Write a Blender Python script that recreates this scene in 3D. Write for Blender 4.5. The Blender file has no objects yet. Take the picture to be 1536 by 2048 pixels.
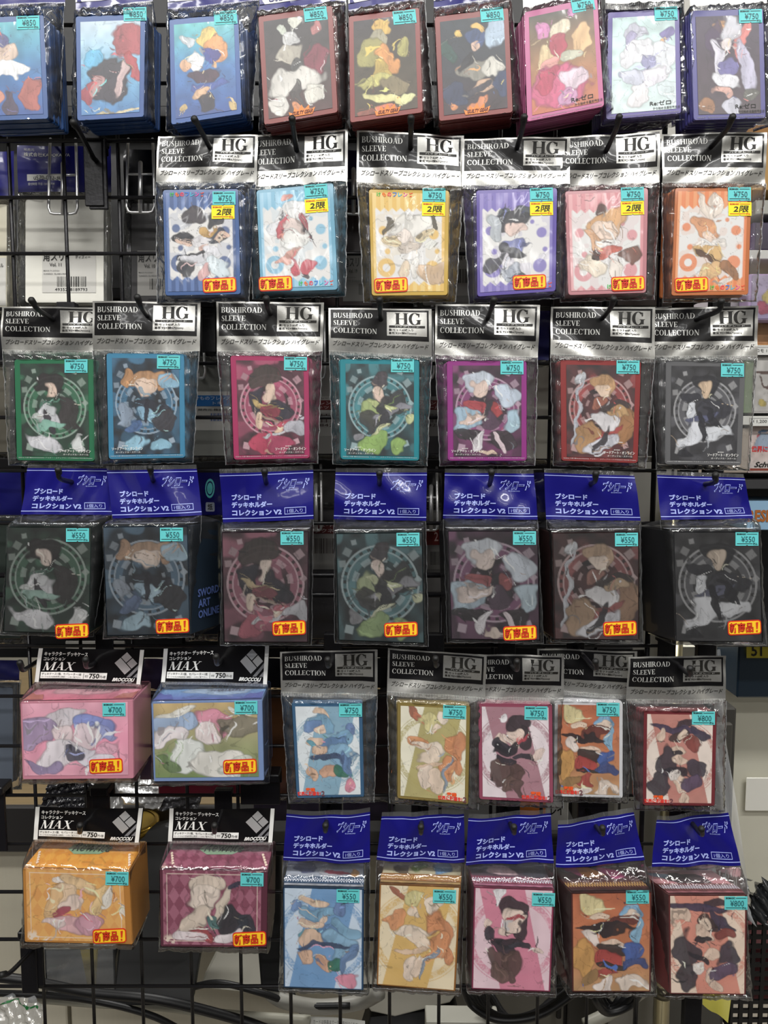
import bpy, math, random
import numpy as np
from mathutils import Vector
random.seed(7)
S = bpy.context.scene
COL = S.collection
# ------------------------------------------------------------------ camera, world, lights, exposure
F_PX, PITCH, CZ = 1607.0, 0.0957, 1.42
cam = bpy.data.objects.new('camera', bpy.data.cameras.new('camera'))
COL.objects.link(cam); S.camera = cam
cam.location = (0, 0, CZ)
cam.rotation_euler = (math.pi/2 - PITCH, 0, 0)
cam.data.sensor_fit = 'VERTICAL'; cam.data.sensor_height = 24
cam.data.lens = 24*F_PX/2048.0
cam.data.clip_start = .02; cam.data.clip_end = 50
S.view_settings.view_transform = 'Standard'; S.view_settings.look = 'None'
S.view_settings.exposure = -0.25; S.view_settings.gamma = 1
S.view_settings.use_curve_mapping = False
S.cycles.transparent_max_bounces = 24
S.cycles.max_bounces = 7; S.cycles.diffuse_bounces = 3; S.cycles.glossy_bounces = 3
S.cycles.sample_clamp_indirect = 4
w = bpy.data.worlds.new('world'); S.world = w; w.use_nodes = True
w.node_tree.nodes['Background'].inputs[0].default_value = (.86, .93, 1, 1)
w.node_tree.nodes['Background'].inputs[1].default_value = .22
LAMPS = [(-.5, -.15), (.7, -.15), (-.6, -1.1), (.8, -1.1), (-.6, -2.3), (.8, -2.3), (-.6, -3.8), (.8, -3.8), (0, 1.6), (1.3, 1.9)]
LAMP_W = 19.0
for i, (lx, ly) in enumerate(LAMPS):
    L = bpy.data.lights.new('ceiling_light_tube', 'AREA'); L.shape = 'RECTANGLE'
    L.size = 1.15; L.size_y = .16; L.energy = LAMP_W*(1.5 if ly > 1 else 1.3 if ly > -.5 else .95 if ly > -1.5 else .5)
    L.color = (1, .985, .95)
    o = bpy.data.objects.new('ceiling_light_tube', L); COL.objects.link(o); o.location = (lx, ly, 2.52)

# ------------------------------------------------------------------ helpers
def lin(h, k=1.0):
    if isinstance(h, str):
        if len(h) == 3: h = ''.join(c*2 for c in h)
        c = [int(h[i:i+2], 16)/255 for i in (0, 2, 4)]
    else: c = h
    return tuple((x/12.92 if x <= .04045 else ((x+.055)/1.055)**2.4)*k for x in c)
MATS = {}
def M(hexc, rough=.5, metal=0, coat=0, bump=0, scale=60, stretch=(1, 1, 1), var=0, name=None, emit=0):
    key = (hexc, rough, metal, coat, bump, scale, stretch, var, emit)
    if key in MATS: return MATS[key]
    m = bpy.data.materials.new(name or 'paint_'+hexc); m.use_nodes = True
    nt = m.node_tree; b = nt.nodes['Principled BSDF']
    c = lin(hexc)
    b.inputs['Base Color'].default_value = (*c, 1)
    b.inputs['Roughness'].default_value = rough; b.inputs['Metallic'].default_value = metal
    b.inputs['Coat Weight'].default_value = coat; b.inputs['Coat Roughness'].default_value = .07
    if emit:
        b.inputs['Emission Color'].default_value = (*c, 1); b.inputs['Emission Strength'].default_value = emit
    if bump or var:
        tc = nt.nodes.new('ShaderNodeTexCoord'); mp = nt.nodes.new('ShaderNodeMapping')
        nt.links.new(tc.outputs['Object'], mp.inputs[0]); mp.inputs['Scale'].default_value = stretch
        n = nt.nodes.new('ShaderNodeTexNoise'); n.inputs['Scale'].default_value = scale
        n.inputs['Detail'].default_value = 3; nt.links.new(mp.outputs[0], n.inputs['Vector'])
        if bump:
            bp = nt.nodes.new('ShaderNodeBump'); bp.inputs['Strength'].default_value = bump
            bp.inputs['Distance'].default_value = .002
            nt.links.new(n.outputs['Fac'], bp.inputs['Height'])
            nt.links.new(bp.outputs[0], b.inputs['Normal']); nt.links.new(bp.outputs[0], b.inputs['Coat Normal'])
        if var:
            mx = nt.nodes.new('ShaderNodeMix'); mx.data_type = 'RGBA'
            mx.inputs['A'].default_value = (*[x*(1-var) for x in c], 1)
            mx.inputs['B'].default_value = (*[min(1, x*(1+var)) for x in c], 1)
            nt.links.new(n.outputs['Fac'], mx.inputs['Factor']); nt.links.new(mx.outputs['Result'], b.inputs['Base Color'])
    MATS[key] = m
    return m
def print_mat(name, rough=.42, coat=.75, bump=.35, scale=26, crough=.06):
    if name in MATS: return MATS[name]
    m = bpy.data.materials.new(name); m.use_nodes = True; nt = m.node_tree; b = nt.nodes['Principled BSDF']
    a = nt.nodes.new('ShaderNodeAttribute'); a.attribute_name = 'Col'
    nt.links.new(a.outputs['Color'], b.inputs['Base Color'])
    b.inputs['Roughness'].default_value = rough; b.inputs['Coat Weight'].default_value = coat
    b.inputs['Coat Roughness'].default_value = crough
    tc = nt.nodes.new('ShaderNodeTexCoord'); mp = nt.nodes.new('ShaderNodeMapping'); mp.inputs['Scale'].default_value = (1.6, 1, .7)
    n = nt.nodes.new('ShaderNodeTexNoise'); n.inputs['Scale'].default_value = scale; n.inputs['Detail'].default_value = 2
    n.inputs['Distortion'].default_value = .8
    bp = nt.nodes.new('ShaderNodeBump'); bp.inputs['Strength'].default_value = bump; bp.inputs['Distance'].default_value = .003
    nt.links.new(tc.outputs['Object'], mp.inputs[0]); nt.links.new(mp.outputs[0], n.inputs['Vector'])
    nt.links.new(n.outputs['Fac'], bp.inputs['Height']); nt.links.new(bp.outputs[0], b.inputs['Coat Normal'])
    MATS[name] = m
    return m
def film_mat(name, base=.02, gain=1.15, rough=.07, tint=(1, 1, 1), bump=.8, scale=60, haze=.04):
    if name in MATS: return MATS[name]
    m = bpy.data.materials.new(name); m.use_nodes = True; nt = m.node_tree; nt.nodes.clear()
    out = nt.nodes.new('ShaderNodeOutputMaterial'); mix = nt.nodes.new('ShaderNodeMixShader'); mix2 = nt.nodes.new('ShaderNodeMixShader')
    tr = nt.nodes.new('ShaderNodeBsdfTransparent'); tr.inputs[0].default_value = (*tint, 1)
    gl = nt.nodes.new('ShaderNodeBsdfGlossy'); gl.inputs['Roughness'].default_value = rough
    df = nt.nodes.new('ShaderNodeBsdfDiffuse'); df.inputs[0].default_value = (.8, .82, .85, 1)
    fr = nt.nodes.new('ShaderNodeFresnel'); fr.inputs['IOR'].default_value = 1.5
    ma = nt.nodes.new('ShaderNodeMath'); ma.operation = 'MULTIPLY_ADD'; ma.inputs[1].default_value = gain; ma.inputs[2].default_value = base
    ma.use_clamp = True
    n = nt.nodes.new('ShaderNodeTexNoise'); n.inputs['Scale'].default_value = scale; n.inputs['Detail'].default_value = 3; n.inputs['Distortion'].default_value = 1.2
    tc = nt.nodes.new('ShaderNodeTexCoord'); mp = nt.nodes.new('ShaderNodeMapping'); mp.inputs['Scale'].default_value = (1.8, 1, .55); mp.inputs['Rotation'].default_value = (0, .5, 0)
    nt.links.new(tc.outputs['Object'], mp.inputs[0]); nt.links.new(mp.outputs[0], n.inputs['Vector'])
    bp = nt.nodes.new('ShaderNodeBump'); bp.inputs['Strength'].default_value = bump; bp.inputs['Distance'].default_value = .003
    nt.links.new(n.outputs['Fac'], bp.inputs['Height'])
    nt.links.new(bp.outputs[0], fr.inputs['Normal']); nt.links.new(bp.outputs[0], gl.inputs['Normal'])
    nt.links.new(fr.outputs[0], ma.inputs[0]); nt.links.new(ma.outputs[0], mix.inputs[0])
    mix2.inputs[0].default_value = haze
    nt.links.new(tr.outputs[0], mix2.inputs[1]); nt.links.new(df.outputs[0], mix2.inputs[2])
    nt.links.new(mix2.outputs[0], mix.inputs[1]); nt.links.new(gl.outputs[0], mix.inputs[2])
    nt.links.new(mix.outputs[0], out.inputs[0])
    MATS[name] = m
    return m

CT, ST = math.cos(PITCH), math.sin(PITCH)
def P(px, py, D):
    """world point on the vertical plane y = D that stands behind this spot of the photograph"""
    xc = (px-768)/F_PX; yc = (1024-py)/F_PX
    d = Vector((xc, CT+yc*ST, -ST+yc*CT)); k = D/d.y
    return Vector((d.x*k, D, CZ+d.z*k))
class Thing:
    def __init__(s, name, label, cat, loc=(0, 0, 0), group=None, kind=None):
        s.o = bpy.data.objects.new(name, None); COL.objects.link(s.o); s.loc = Vector(loc); s.o.location = s.loc
        s.o.empty_display_size = .01
        if label: s.o['label'] = label
        if cat: s.o['category'] = cat
        if group: s.o['group'] = group
        if kind: s.o['kind'] = kind
def mk(name, verts, faces, mats, T=None, parent=None, fm=None, smooth=False, cols=None, label=None):
    """one mesh object; verts are world coordinates; T the Thing it belongs to, parent the part it hangs under"""
    v = np.asarray(verts, float).reshape(-1, 3)
    if T is not None: v = v-np.array(T.loc)
    me = bpy.data.meshes.new(name)
    if isinstance(faces, np.ndarray) and faces.ndim == 2:
        nf, k = faces.shape
        me.vertices.add(len(v)); me.vertices.foreach_set('co', v.astype(np.float32).ravel())
        me.loops.add(nf*k); me.loops.foreach_set('vertex_index', faces.astype(np.int32).ravel())
        me.polygons.add(nf); me.polygons.foreach_set('loop_start', np.arange(0, nf*k, k, dtype=np.int32))
        me.update(calc_edges=True); me.validate()
    else:
        me.from_pydata(v.tolist(), [], faces)
    if not isinstance(mats, (list, tuple)): mats = [mats]
    for m in mats: me.materials.append(m)
    if fm is not None: me.polygons.foreach_set('material_index', np.asarray(fm, np.int32))
    if smooth: me.polygons.foreach_set('use_smooth', np.ones(len(me.polygons), bool))
    if cols is not None:
        a = me.color_attributes.new('Col', 'FLOAT_COLOR', 'POINT')
        c4 = np.ones((len(v), 4), np.float32); c4[:, :3] = cols; a.data.foreach_set('color', c4.ravel())
    me.update()
    o = bpy.data.objects.new(name, me); COL.objects.link(o)
    if parent is not None: o.parent = parent
    elif T is not None: o.parent = T.o
    if label: o['label'] = label
    return o
def tagobj(o, label, cat, group=None, kind=None):
    if label: o['label'] = label
    if cat: o['category'] = cat
    if group: o['group'] = group
    if kind: o['kind'] = kind
    return o
def tube(pts, r, n=8, closed=False, caps=True):
    """verts, faces of a round bar along pts"""
    pts = [Vector(p) for p in pts]; N = len(pts); V = []; Fc = []
    rr = r if isinstance(r, (list, tuple)) else [r]*N
    prev = None
    for i, p in enumerate(pts):
        a = pts[i-1] if (i > 0 or closed) else p; b = pts[(i+1) % N] if (i < N-1 or closed) else p
        t = (b-a).normalized()
        if prev is None:
            up = Vector((0, 0, 1)) if abs(t.z) < .9 else Vector((1, 0, 0))
            x = t.cross(up).normalized()
        else: x = (prev-t*prev.dot(t)).normalized()
        prev = x; y = t.cross(x)
        for k in range(n):
            an = 2*math.pi*k/n; V.append(p+x*(math.cos(an)*rr[i])+y*(math.sin(an)*rr[i]))
    for i in range(N if closed else N-1):
        j = (i+1) % N
        for k in range(n):
            l = (k+1) % n; Fc.append((i*n+k, i*n+l, j*n+l, j*n+k))
    if caps and not closed:
        Fc.append(tuple(range(n-1, -1, -1))); Fc.append(tuple((N-1)*n+k for k in range(n)))
    return V, Fc
def smooth_path(pts, sub=5):
    pts = [Vector(p) for p in pts]; out = []
    P_ = [pts[0]*2-pts[1]]+pts+[pts[-1]*2-pts[-2]]
    for i in range(1, len(P_)-2):
        a, b, c, d = P_[i-1], P_[i], P_[i+1], P_[i+2]
        for k in range(sub):
            t = k/sub
            out.append(.5*((2*b)+(c-a)*t+(2*a-5*b+4*c-d)*t*t+(-a+3*b-3*c+d)*t**3))
    out.append(pts[-1]); return out
def boxv(x0, y0, z0, x1, y1, z1, bev=0.0):
    """verts, faces of a box with chamfered edges"""
    if bev <= 0:
        V = [(x, y, z) for x in (x0, x1) for y in (y0, y1) for z in (z0, z1)]
        return V, [(0, 1, 3, 2), (4, 6, 7, 5), (0, 4, 5, 1), (2, 3, 7, 6), (0, 2, 6, 4), (1, 5, 7, 3)]
    V = []; idx = {}
    lo = (x0, y0, z0); hi = (x1, y1, z1)
    for s in [(a, b, c) for a in (0, 1) for b in (0, 1) for c in (0, 1)]:
        for ax in range(3):
            p = []
            for k in range(3):
                e = hi[k] if s[k] else lo[k]
                p.append(e if k == ax else e+(-bev if s[k] else bev))
            idx[(s, ax)] = len(V); V.append(tuple(p))
    Fc = []
    for ax in range(3):
        o1, o2 = [k for k in range(3) if k != ax]
        for sd in (0, 1):
            q = []
            for a, b in ((0, 0), (1, 0), (1, 1), (0, 1)):
                s = [0, 0, 0]; s[ax] = sd; s[o1] = a; s[o2] = b; q.append(idx[(tuple(s), ax)])
            Fc.append(tuple(q))
        for a in (0, 1):
            for b in (0, 1):
                s0 = [0, 0, 0]; s0[o1] = a; s0[o2] = b; s1 = list(s0); s1[ax] = 1
                s0 = tuple(s0); s1 = tuple(s1)
                Fc.append((idx[(s0, o1)], idx[(s1, o1)], idx[(s1, o2)], idx[(s0, o2)]))
    for s in [(a, b, c) for a in (0, 1) for b in (0, 1) for c in (0, 1)]:
        Fc.append((idx[(s, 0)], idx[(s, 1)], idx[(s, 2)]))
    return V, Fc
class Acc:
    """collects shapes into one mesh"""
    def __init__(s): s.v = []; s.f = []; s.m = []
    def add(s, vf, mi=0):
        b = len(s.v); s.v += [tuple(p) for p in vf[0]]; s.f += [tuple(i+b for i in q) for q in vf[1]]; s.m += [mi]*len(vf[1]); return s
    def mk(s, name, mats, T=None, parent=None, smooth=False, label=None):
        return mk(name, s.v, s.f, mats, T, parent, s.m, smooth, label=label)

# ------------------------------------------------------------------ lettering
TXT = {}
def textmesh(s, bold=0.0):
    if (s, bold) in TXT: return TXT[(s, bold)]
    c = bpy.data.curves.new('t', 'FONT'); c.body = s; c.offset = bold; c.resolution_u = 2
    o = bpy.data.objects.new('t', c); COL.objects.link(o)
    bpy.context.view_layer.update()
    me = bpy.data.meshes.new_from_object(o.evaluated_get(bpy.context.evaluated_depsgraph_get()))
    V = np.empty(len(me.vertices)*3); me.vertices.foreach_get('co', V); V = V.reshape(-1, 3)[:, :2]
    Fc = [tuple(p.vertices) for p in me.polygons]
    bpy.data.objects.remove(o); bpy.data.curves.remove(c); bpy.data.meshes.remove(me)
    lo = V.min(0); hi = V.max(0); V = (V-lo)/np.maximum(hi-lo, 1e-6); V[:, 1] = 1-V[:, 1]
    TXT[(s, bold)] = (V, Fc, (hi-lo)); return TXT[(s, bold)]
def _rect(x0, y0, x1, y1): return [(x0, y0), (x1, y0), (x1, y1), (x0, y1)]
def _ring(cx, cy, rx, ry, tx, ty, a0=0, a1=360, n=20):
    q = []
    for i in range(n):
        t0 = math.radians(a0+(a1-a0)*i/n); t1 = math.radians(a0+(a1-a0)*(i+1)/n)
        o = lambda t: (cx+rx*math.cos(t), cy+ry*math.sin(t))
        n_ = lambda t: (cx+(rx-tx)*math.cos(t), cy+(ry-ty)*math.sin(t))
        q.append([o(t0), o(t1), n_(t1), n_(t0)])
    return q
def _stem(x, w=.16, y0=0, y1=1, e=.07, s=.045, bot=True, top=True):
    q = [_rect(x-w/2, y0, x+w/2, y1)]
    if bot: q.append(_rect(x-w/2-e, y0, x+w/2+e, y0+s))
    if top: q.append(_rect(x-w/2-e, y1-s, x+w/2+e, y1))
    return q
def _diag(x0, y0, x1, y1, w): return [[(x0-w/2, y0), (x0+w/2, y0), (x1+w/2, y1), (x1-w/2, y1)]]
def serif(ch):
    """width, polygons of a high-contrast serif capital, y up in 0..1"""
    h = .045
    if ch == 'H': return .86, _stem(.17)+_stem(.69)+[_rect(.2, .48, .66, .53)]
    if ch == 'I': return .36, _stem(.18)
    if ch == 'L': return .66, _stem(.17)+[_rect(.2, 0, .6, h), [(.52, h), (.6, h), (.6, .28), (.575, .28)]]
    if ch == 'E': return .68, _stem(.17)+[_rect(.2, 0, .6, h), _rect(.2, 1-h, .6, 1), _rect(.2, .49, .46, .53), [(.5, h), (.6, h), (.6, .27), (.58, .27)], [(.5, 1-h), (.6, 1-h), (.58, .76), (.57, .76)], _rect(.44, .38, .47, .64)]
    if ch == 'T': return .74, _stem(.37, top=False)+[_rect(.04, 1-h, .7, 1), [(.04, 1), (.1, 1), (.065, .74), (.04, .74)], [(.64, 1), (.7, 1), (.7, .74), (.675, .74)]]
    if ch == 'O': return .84, _ring(.42, .5, .37, .52, .16, .04, n=28)
    if ch == 'C': return .8, _ring(.42, .5, .37, .52, .16, .04, 42, 318, 24)+[_rect(.66, .66, .7, .95), _rect(.66, .12, .69, .22)]
    if ch == 'G': return .86, _ring(.42, .5, .37, .52, .16, .04, 42, 318, 24)+[_rect(.66, .66, .7, .95), _rect(.6, .05, .75, .42), _rect(.53, .38, .82, .42)]
    if ch == 'D': return .84, _stem(.17, e=.07)+_ring(.3, .5, .46, .5, .16, .045, -90, 90, 16)+[_rect(.2, 0, .31, h), _rect(.2, 1-h, .31, 1)]
    if ch == 'B': return .72, _stem(.17)+_ring(.34, .75, .26, .25, .14, .04, -90, 90, 12)+_ring(.34, .265, .31, .265, .15, .045, -90, 90, 12)+[_rect(.2, 1-h, .35, 1), _rect(.2, .49, .35, .53), _rect(.2, 0, .35, h)]
    if ch == 'R': return .8, _stem(.17)+_ring(.34, .745, .27, .255, .14, .04, -90, 90, 12)+[_rect(.2, 1-h, .35, 1), _rect(.2, .49, .35, .53)]+_diag(.68, 0, .4, .5, .17)+[_rect(.6, 0, .82, h)]
    if ch == 'U': return .84, _stem(.17, y0=.3, bot=False)+_stem(.68, w=.05, y0=.3, bot=False)+_ring(.4, .32, .31, .34, .155, .05, 180, 360, 16)
    if ch == 'S':
        q = _ring(.31, .74, .22, .27, .11, .045, 50, 190, 12)+_ring(.31, .265, .24, .28, .12, .045, 230, 365, 12)
        q += [[(.09, .74), (.2, .76), (.44, .50), (.55, .28), (.43, .24), (.12, .6)]]+[_rect(.46, .7, .49, .97), _rect(.08, .02, .11, .32)]
        return .62, q
    if ch == 'V': return .8, _diag(.4, 0, .14, 1, .16)+_diag(.4, 0, .64, 1, .045)+[_rect(0, 1-h, .3, 1), _rect(.53, 1-h, .76, 1)]
    if ch == 'A': return .84, _diag(.66, 0, .42, 1, .17)+_diag(.14, 0, .4, 1, .045)+[_rect(.04, 0, .26, h), _rect(.54, 0, .82, h), _rect(.22, .3, .6, .345)]
    if ch == 'N': return .84, _stem(.15, w=.045, top=False)+_stem(.68, w=.045, bot=False)+_diag(.66, 0, .15, 1, .18)
    if ch == 'M': return 1.02, _stem(.13, w=.045, top=False)+_stem(.86, w=.16)+_diag(.48, 0, .15, 1, .17)+_diag(.48, 0, .82, 1, .04)+[_rect(.02, 1-h, .2, 1)]
    if ch == 'X': return .84, _diag(.66, 0, .17, 1, .18)+_diag(.12, 0, .68, 1, .045)+[_rect(.02, 0, .24, h), _rect(.52, 0, .82, h), _rect(.02, 1-h, .34, 1), _rect(.56, 1-h, .8, 1)]
    return .4, []
class PB:
    """flat print laid on a surface: F maps arrays (u, v, height) to world points, v runs down"""
    def __init__(s, F): s.F = F; s.v = []; s.f = []; s.m = []; s.n = 0; s.mats = []
    def mi(s, m):
        if m not in s.mats: s.mats.append(m)
        return s.mats.index(m)
    def raw(s, uv, h, faces, m):
        uv = np.asarray(uv, float); s.v.append(s.F(uv[:, 0], uv[:, 1], np.full(len(uv), float(h))))
        i = s.mi(m); s.f += [tuple(a+s.n for a in f) for f in faces]; s.m += [i]*len(faces); s.n += len(uv); return s
    def rect(s, u0, v0, u1, v1, h, m, nx=1, ny=1, cut=0, cutv=None):
        U, V = np.meshgrid(np.linspace(u0, u1, nx+1), np.linspace(v0, v1, ny+1)); uv = np.c_[U.ravel(), V.ravel()]
        fc = [(j*(nx+1)+i, (j+1)*(nx+1)+i, (j+1)*(nx+1)+i+1, j*(nx+1)+i+1) for j in range(ny) for i in range(nx)]
        return s.raw(uv, h, fc, m)
    def rrect(s, u0, v0, u1, v1, ru, rv, h, m):
        p = []
        for cx, cy, a in ((u1-ru, v0+rv, -90), (u1-ru, v1-rv, 0), (u0+ru, v1-rv, 90), (u0+ru, v0+rv, 180)):
            for k in range(5):
                t = math.radians(a+k*22.5); p.append((cx+ru*math.cos(t), cy+rv*math.sin(t)))
        return s.raw(p, h, [tuple(range(len(p)-1, -1, -1))], m)
    def frame(s, u0, v0, u1, v1, tu, tv, h, m):
        for r in ((u0, v0, u1, v0+tv), (u0, v1-tv, u1, v1), (u0, v0, u0+tu, v1), (u1-tu, v0, u1, v1)): s.rect(*r, h, m, 3, 1)
        return s
    def poly(s, pts, h, m): return s.raw(pts, h, [tuple(range(len(pts)))], m)
    def text(s, t, u0, v0, u1, v1, h, m, bold=0.0, shear=0):
        V, Fc, _ = textmesh(t, bold); uv = V.copy()
        uv[:, 0] = u0+V[:, 0]*(u1-u0)+shear*(1-V[:, 1])*(u1-u0)*.02; uv[:, 1] = v0+V[:, 1]*(v1-v0)
        return s.raw(uv, h, Fc, m)
    def serif(s, t, u0, v0, u1, v1, h, m, shear=0):
        x = 0; ps = []
        for ch in t:
            wd, q = serif(ch); ps += [[(a+x+shear*b, b) for a, b in p] for p in q]; x += wd
        k = (u1-u0)/x
        for p in ps: s.raw([(u0+a*k, v1-b*(v1-v0)) for a, b in p], h, [tuple(range(len(p)))], m)
        return s
    def done(s, name, T, parent=None, smooth=False, label=None):
        return mk(name, np.concatenate(s.v), s.f, s.mats, T, parent, s.m, smooth, label=label)
def bil(c, u, v):
    c = [np.array(k) for k in c]; u = u[:, None]; v = v[:, None]
    return (c[0]*(1-u)+c[1]*u)*(1-v)+(c[3]*(1-u)+c[2]*u)*v
def surfF(corners, waves=(), bow=0):
    """a sheet through four world corners (TL TR BR BL) with gentle waves; heights rise towards the shopper (-y)"""
    def F(u, v, h):
        u = np.asarray(u, float); v = np.asarray(v, float)
        p = bil(corners, u, v); d = np.array(h, float)
        for a, fx, fy, ph in waves: d = d+a*np.sin(2*math.pi*(fx*u+fy*v)+ph)
        d = d+bow*(1-(2*u-1)**2)
        p[:, 1] -= d
        return p
    return F

# ------------------------------------------------------------------ printed pictures (abstract colour fields)
def h2(s): return np.array(lin(s))
NZ = np.random.RandomState(3).rand(64, 64)
def vnoise(x, y):
    xi = np.floor(x).astype(int); yi = np.floor(y).astype(int); fx = x-xi; fy = y-yi
    fx = fx*fx*(3-2*fx); fy = fy*fy*(3-2*fy); g = lambda a, b: NZ[a % 64, b % 64]
    return (g(xi, yi)*(1-fx)+g(xi+1, yi)*fx)*(1-fy)+(g(xi, yi+1)*(1-fx)+g(xi+1, yi+1)*fx)*fy
def sst(a, b, x): t = np.clip((x-a)/(b-a), 0, 1); return t*t*(3-2*t)
def paint(spec, U, V, asp):
    """U, V in 0..1 (v down); asp = height/width; returns linear rgb"""
    bg, _, blobs = spec.partition('|'); k = bg.split(':'); n = len(U); seed = sum(map(ord, spec)) % 50
    C = np.zeros((n, 3)); X = U; Y = V*asp
    mixin = lambda C, c, a: C*(1-a[:, None])+np.asarray(c)*a[:, None]
    nz = vnoise(X*9+seed, Y*9)
    if k[0] == 'gear':
        C[:] = h2('232226'); c = h2(k[1]); C = mixin(C, c, .25*nz)
        C = mixin(C, c, .55*sst(.62, .75, vnoise(X*5+seed, Y*5+3))*(1-Y*.5))
        r = np.hypot(X-.5, Y-asp*.47); th = np.arctan2(Y-asp*.47, X-.5)
        ringm = lambda r0, r1: sst(r0-.008, r0, r)*(1-sst(r1, r1+.008, r))
        hi = h2(k[1])*.5+.32
        C = mixin(C, c, ringm(.30, .45)*.45); C = mixin(C, hi, ringm(.445, .46)*.8); C = mixin(C, hi, ringm(.385, .395)*.7)
        tick = (np.sin(th*26) > .25)*1.; C = mixin(C, (.02, .02, .02), ringm(.405, .435)*tick*.85)
        C = mixin(C, hi, ringm(.27, .33)*(np.sin(th*9+seed) > -.2)*.55); C = mixin(C, hi, ringm(.19, .22)*(np.sin(th*7+2) > 0)*.5)
        for i, (a, b, s_) in enumerate(((.12, .17, .045), (.06, .28, .04), (.9, .2, .05), (.8, .08, .04), (.2, .08, .03), (.95, .42, .035), (.12, .9, .05), (.88, .86, .04))):
            dx = X-a; dy = Y-b*asp; t = .5+i; q = np.maximum(abs(dx*math.cos(t)+dy*math.sin(t)), abs(dy*math.cos(t)-dx*math.sin(t)))
            C = mixin(C, hi*(.6+.06*i), (1-sst(s_-.006, s_+.006, q))*.85)
    elif k[0] == 'stripe':
        a, b = h2(k[1]), h2(k[2]); C = mixin(C, a, np.ones(n)); C = mixin(C, b, (np.sin(X*2*math.pi*9) > 0)*1.)
        z = .2+.025*abs(((X*9) % 1)-.5)*4; z2 = 1.24-.03*abs(((X*7) % 1)-.5)*4
        pale = sst(z-.01, z+.01, Y)*(1-sst(z2-.012, z2+.012, Y))*sst(.03, .05, X)*(1-sst(.95, .97, X))
        C = mixin(C, h2('e6e4e2'), pale); C = mixin(C, b*.5+.35, pale*(nz > .6)*.4)
        for cx, cy, r0 in ((.85, .55, .07), (.83, 1.0, .095), (.14, .5, .06), (.2, .78, .04), (.9, .78, .035), (.72, .4, .03)):
            C = mixin(C, a, (1-sst(r0-.01, r0+.01, np.hypot(X-cx, Y-cy)))*.9)
        r = np.hypot(X-.18, Y-1.0); C = mixin(C, a, (sst(.05, .06, r)*(1-sst(.12, .135, r)))*.9)
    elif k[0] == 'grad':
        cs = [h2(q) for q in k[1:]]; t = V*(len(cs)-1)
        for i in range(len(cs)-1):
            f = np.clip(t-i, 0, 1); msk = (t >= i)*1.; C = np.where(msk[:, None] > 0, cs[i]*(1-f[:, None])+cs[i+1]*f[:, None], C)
        C = C*(.8+.4*nz[:, None])
    elif k[0] == 'slash':
        C[:] = h2(k[1]); c = h2(k[2]); r = np.hypot(X-.5, Y-asp*.5)
        ln = sst(.50, .505, r)*(1-sst(.58, .585, r)); C = mixin(C, c, ln*(.35+.4*(vnoise(X*60, Y*60) > .5)))
        C = mixin(C, c, sst(.6, .604, r)*(1-sst(.612, .616, r))*.7)
        q = X-.5+.22*(Y-asp*.5)*(float(k[3]) if len(k) > 3 else 1); C = mixin(C, c, (1-sst(.29, .3, abs(q)))*.95)
        C = C*(.93+.14*nz[:, None])
    elif k[0] == 'dia':
        a, b = h2(k[1]), h2(k[2]); q = (np.floor(X*9+Y*5.5)+np.floor(X*9-Y*5.5)) % 2
        f = vnoise(np.floor(X*9+Y*5.5)*3.7, np.floor(X*9-Y*5.5)*2.9)
        C = mixin(C, a, np.ones(n)); C = mixin(C, b, q*.75*(.4+.6*f))
        e = np.minimum(np.minimum(X, 1-X), np.minimum(Y, asp-Y)); C = mixin(C, h2('f0dcc8'), ((e > .035)*(e < .042))*.8)
        cn = np.minimum(np.hypot(X-.06, Y-.95*asp), np.hypot(X-.94, Y-.05*asp)); C = mixin(C, h2('f0dcc8'), (1-sst(.03, .09, cn))*(vnoise(X*45, Y*45) > .5)*.9)
    # warped soft colour masses: loose, brush-like, deliberately figureless
    wx = (vnoise(X*5+seed*3, Y*5)-.5)*.17+(vnoise(X*14+seed, Y*14+9)-.5)*.035; wy = (vnoise(X*5+7, Y*5+seed*5)-.5)*.17+(vnoise(X*14+31, Y*14)-.5)*.035
    for i, b in enumerate(x for x in blobs.split(';') if x.strip()):
        q = b.split(','); bx, by, rx, ry = (float(z)/100 for z in q[:4]); c = h2(q[4]); rot = math.radians(float(q[5])) if len(q) > 5 else 0
        jr = random.Random(seed*97+i*13); bx += jr.uniform(-.055, .055); by += jr.uniform(-.045, .045); rot += jr.uniform(-.6, .6) if rx < .3 else jr.uniform(-.12, .12)
        dx = X+wx-bx; dy = Y+wy-by*asp; ry *= asp
        ex = (dx*math.cos(rot)+dy*math.sin(rot))/rx; ey = (dy*math.cos(rot)-dx*math.sin(rot))/ry
        d = np.hypot(ex, ey)+.22*(vnoise(X*13+i*5, Y*13+i*3)-.5)
        a = 1-sst(.9, 1.0, d); sh = .86+.16*vnoise(X*16+i*2+ex*2, Y*7+i)+.10*np.sin(ex*3+ey*2+i)-.16*(vnoise(X*30+ex*3+i, Y*9+i*7) > .72)
        C = mixin(C, c[None, :]*sh[:, None], a*.96); C = mixin(C, c*.35, sst(.84, .93, d)*(1-sst(.98, 1.04, d))*.45)
    bl = [x.split(',') for x in blobs.split(';') if x.strip()]
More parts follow.
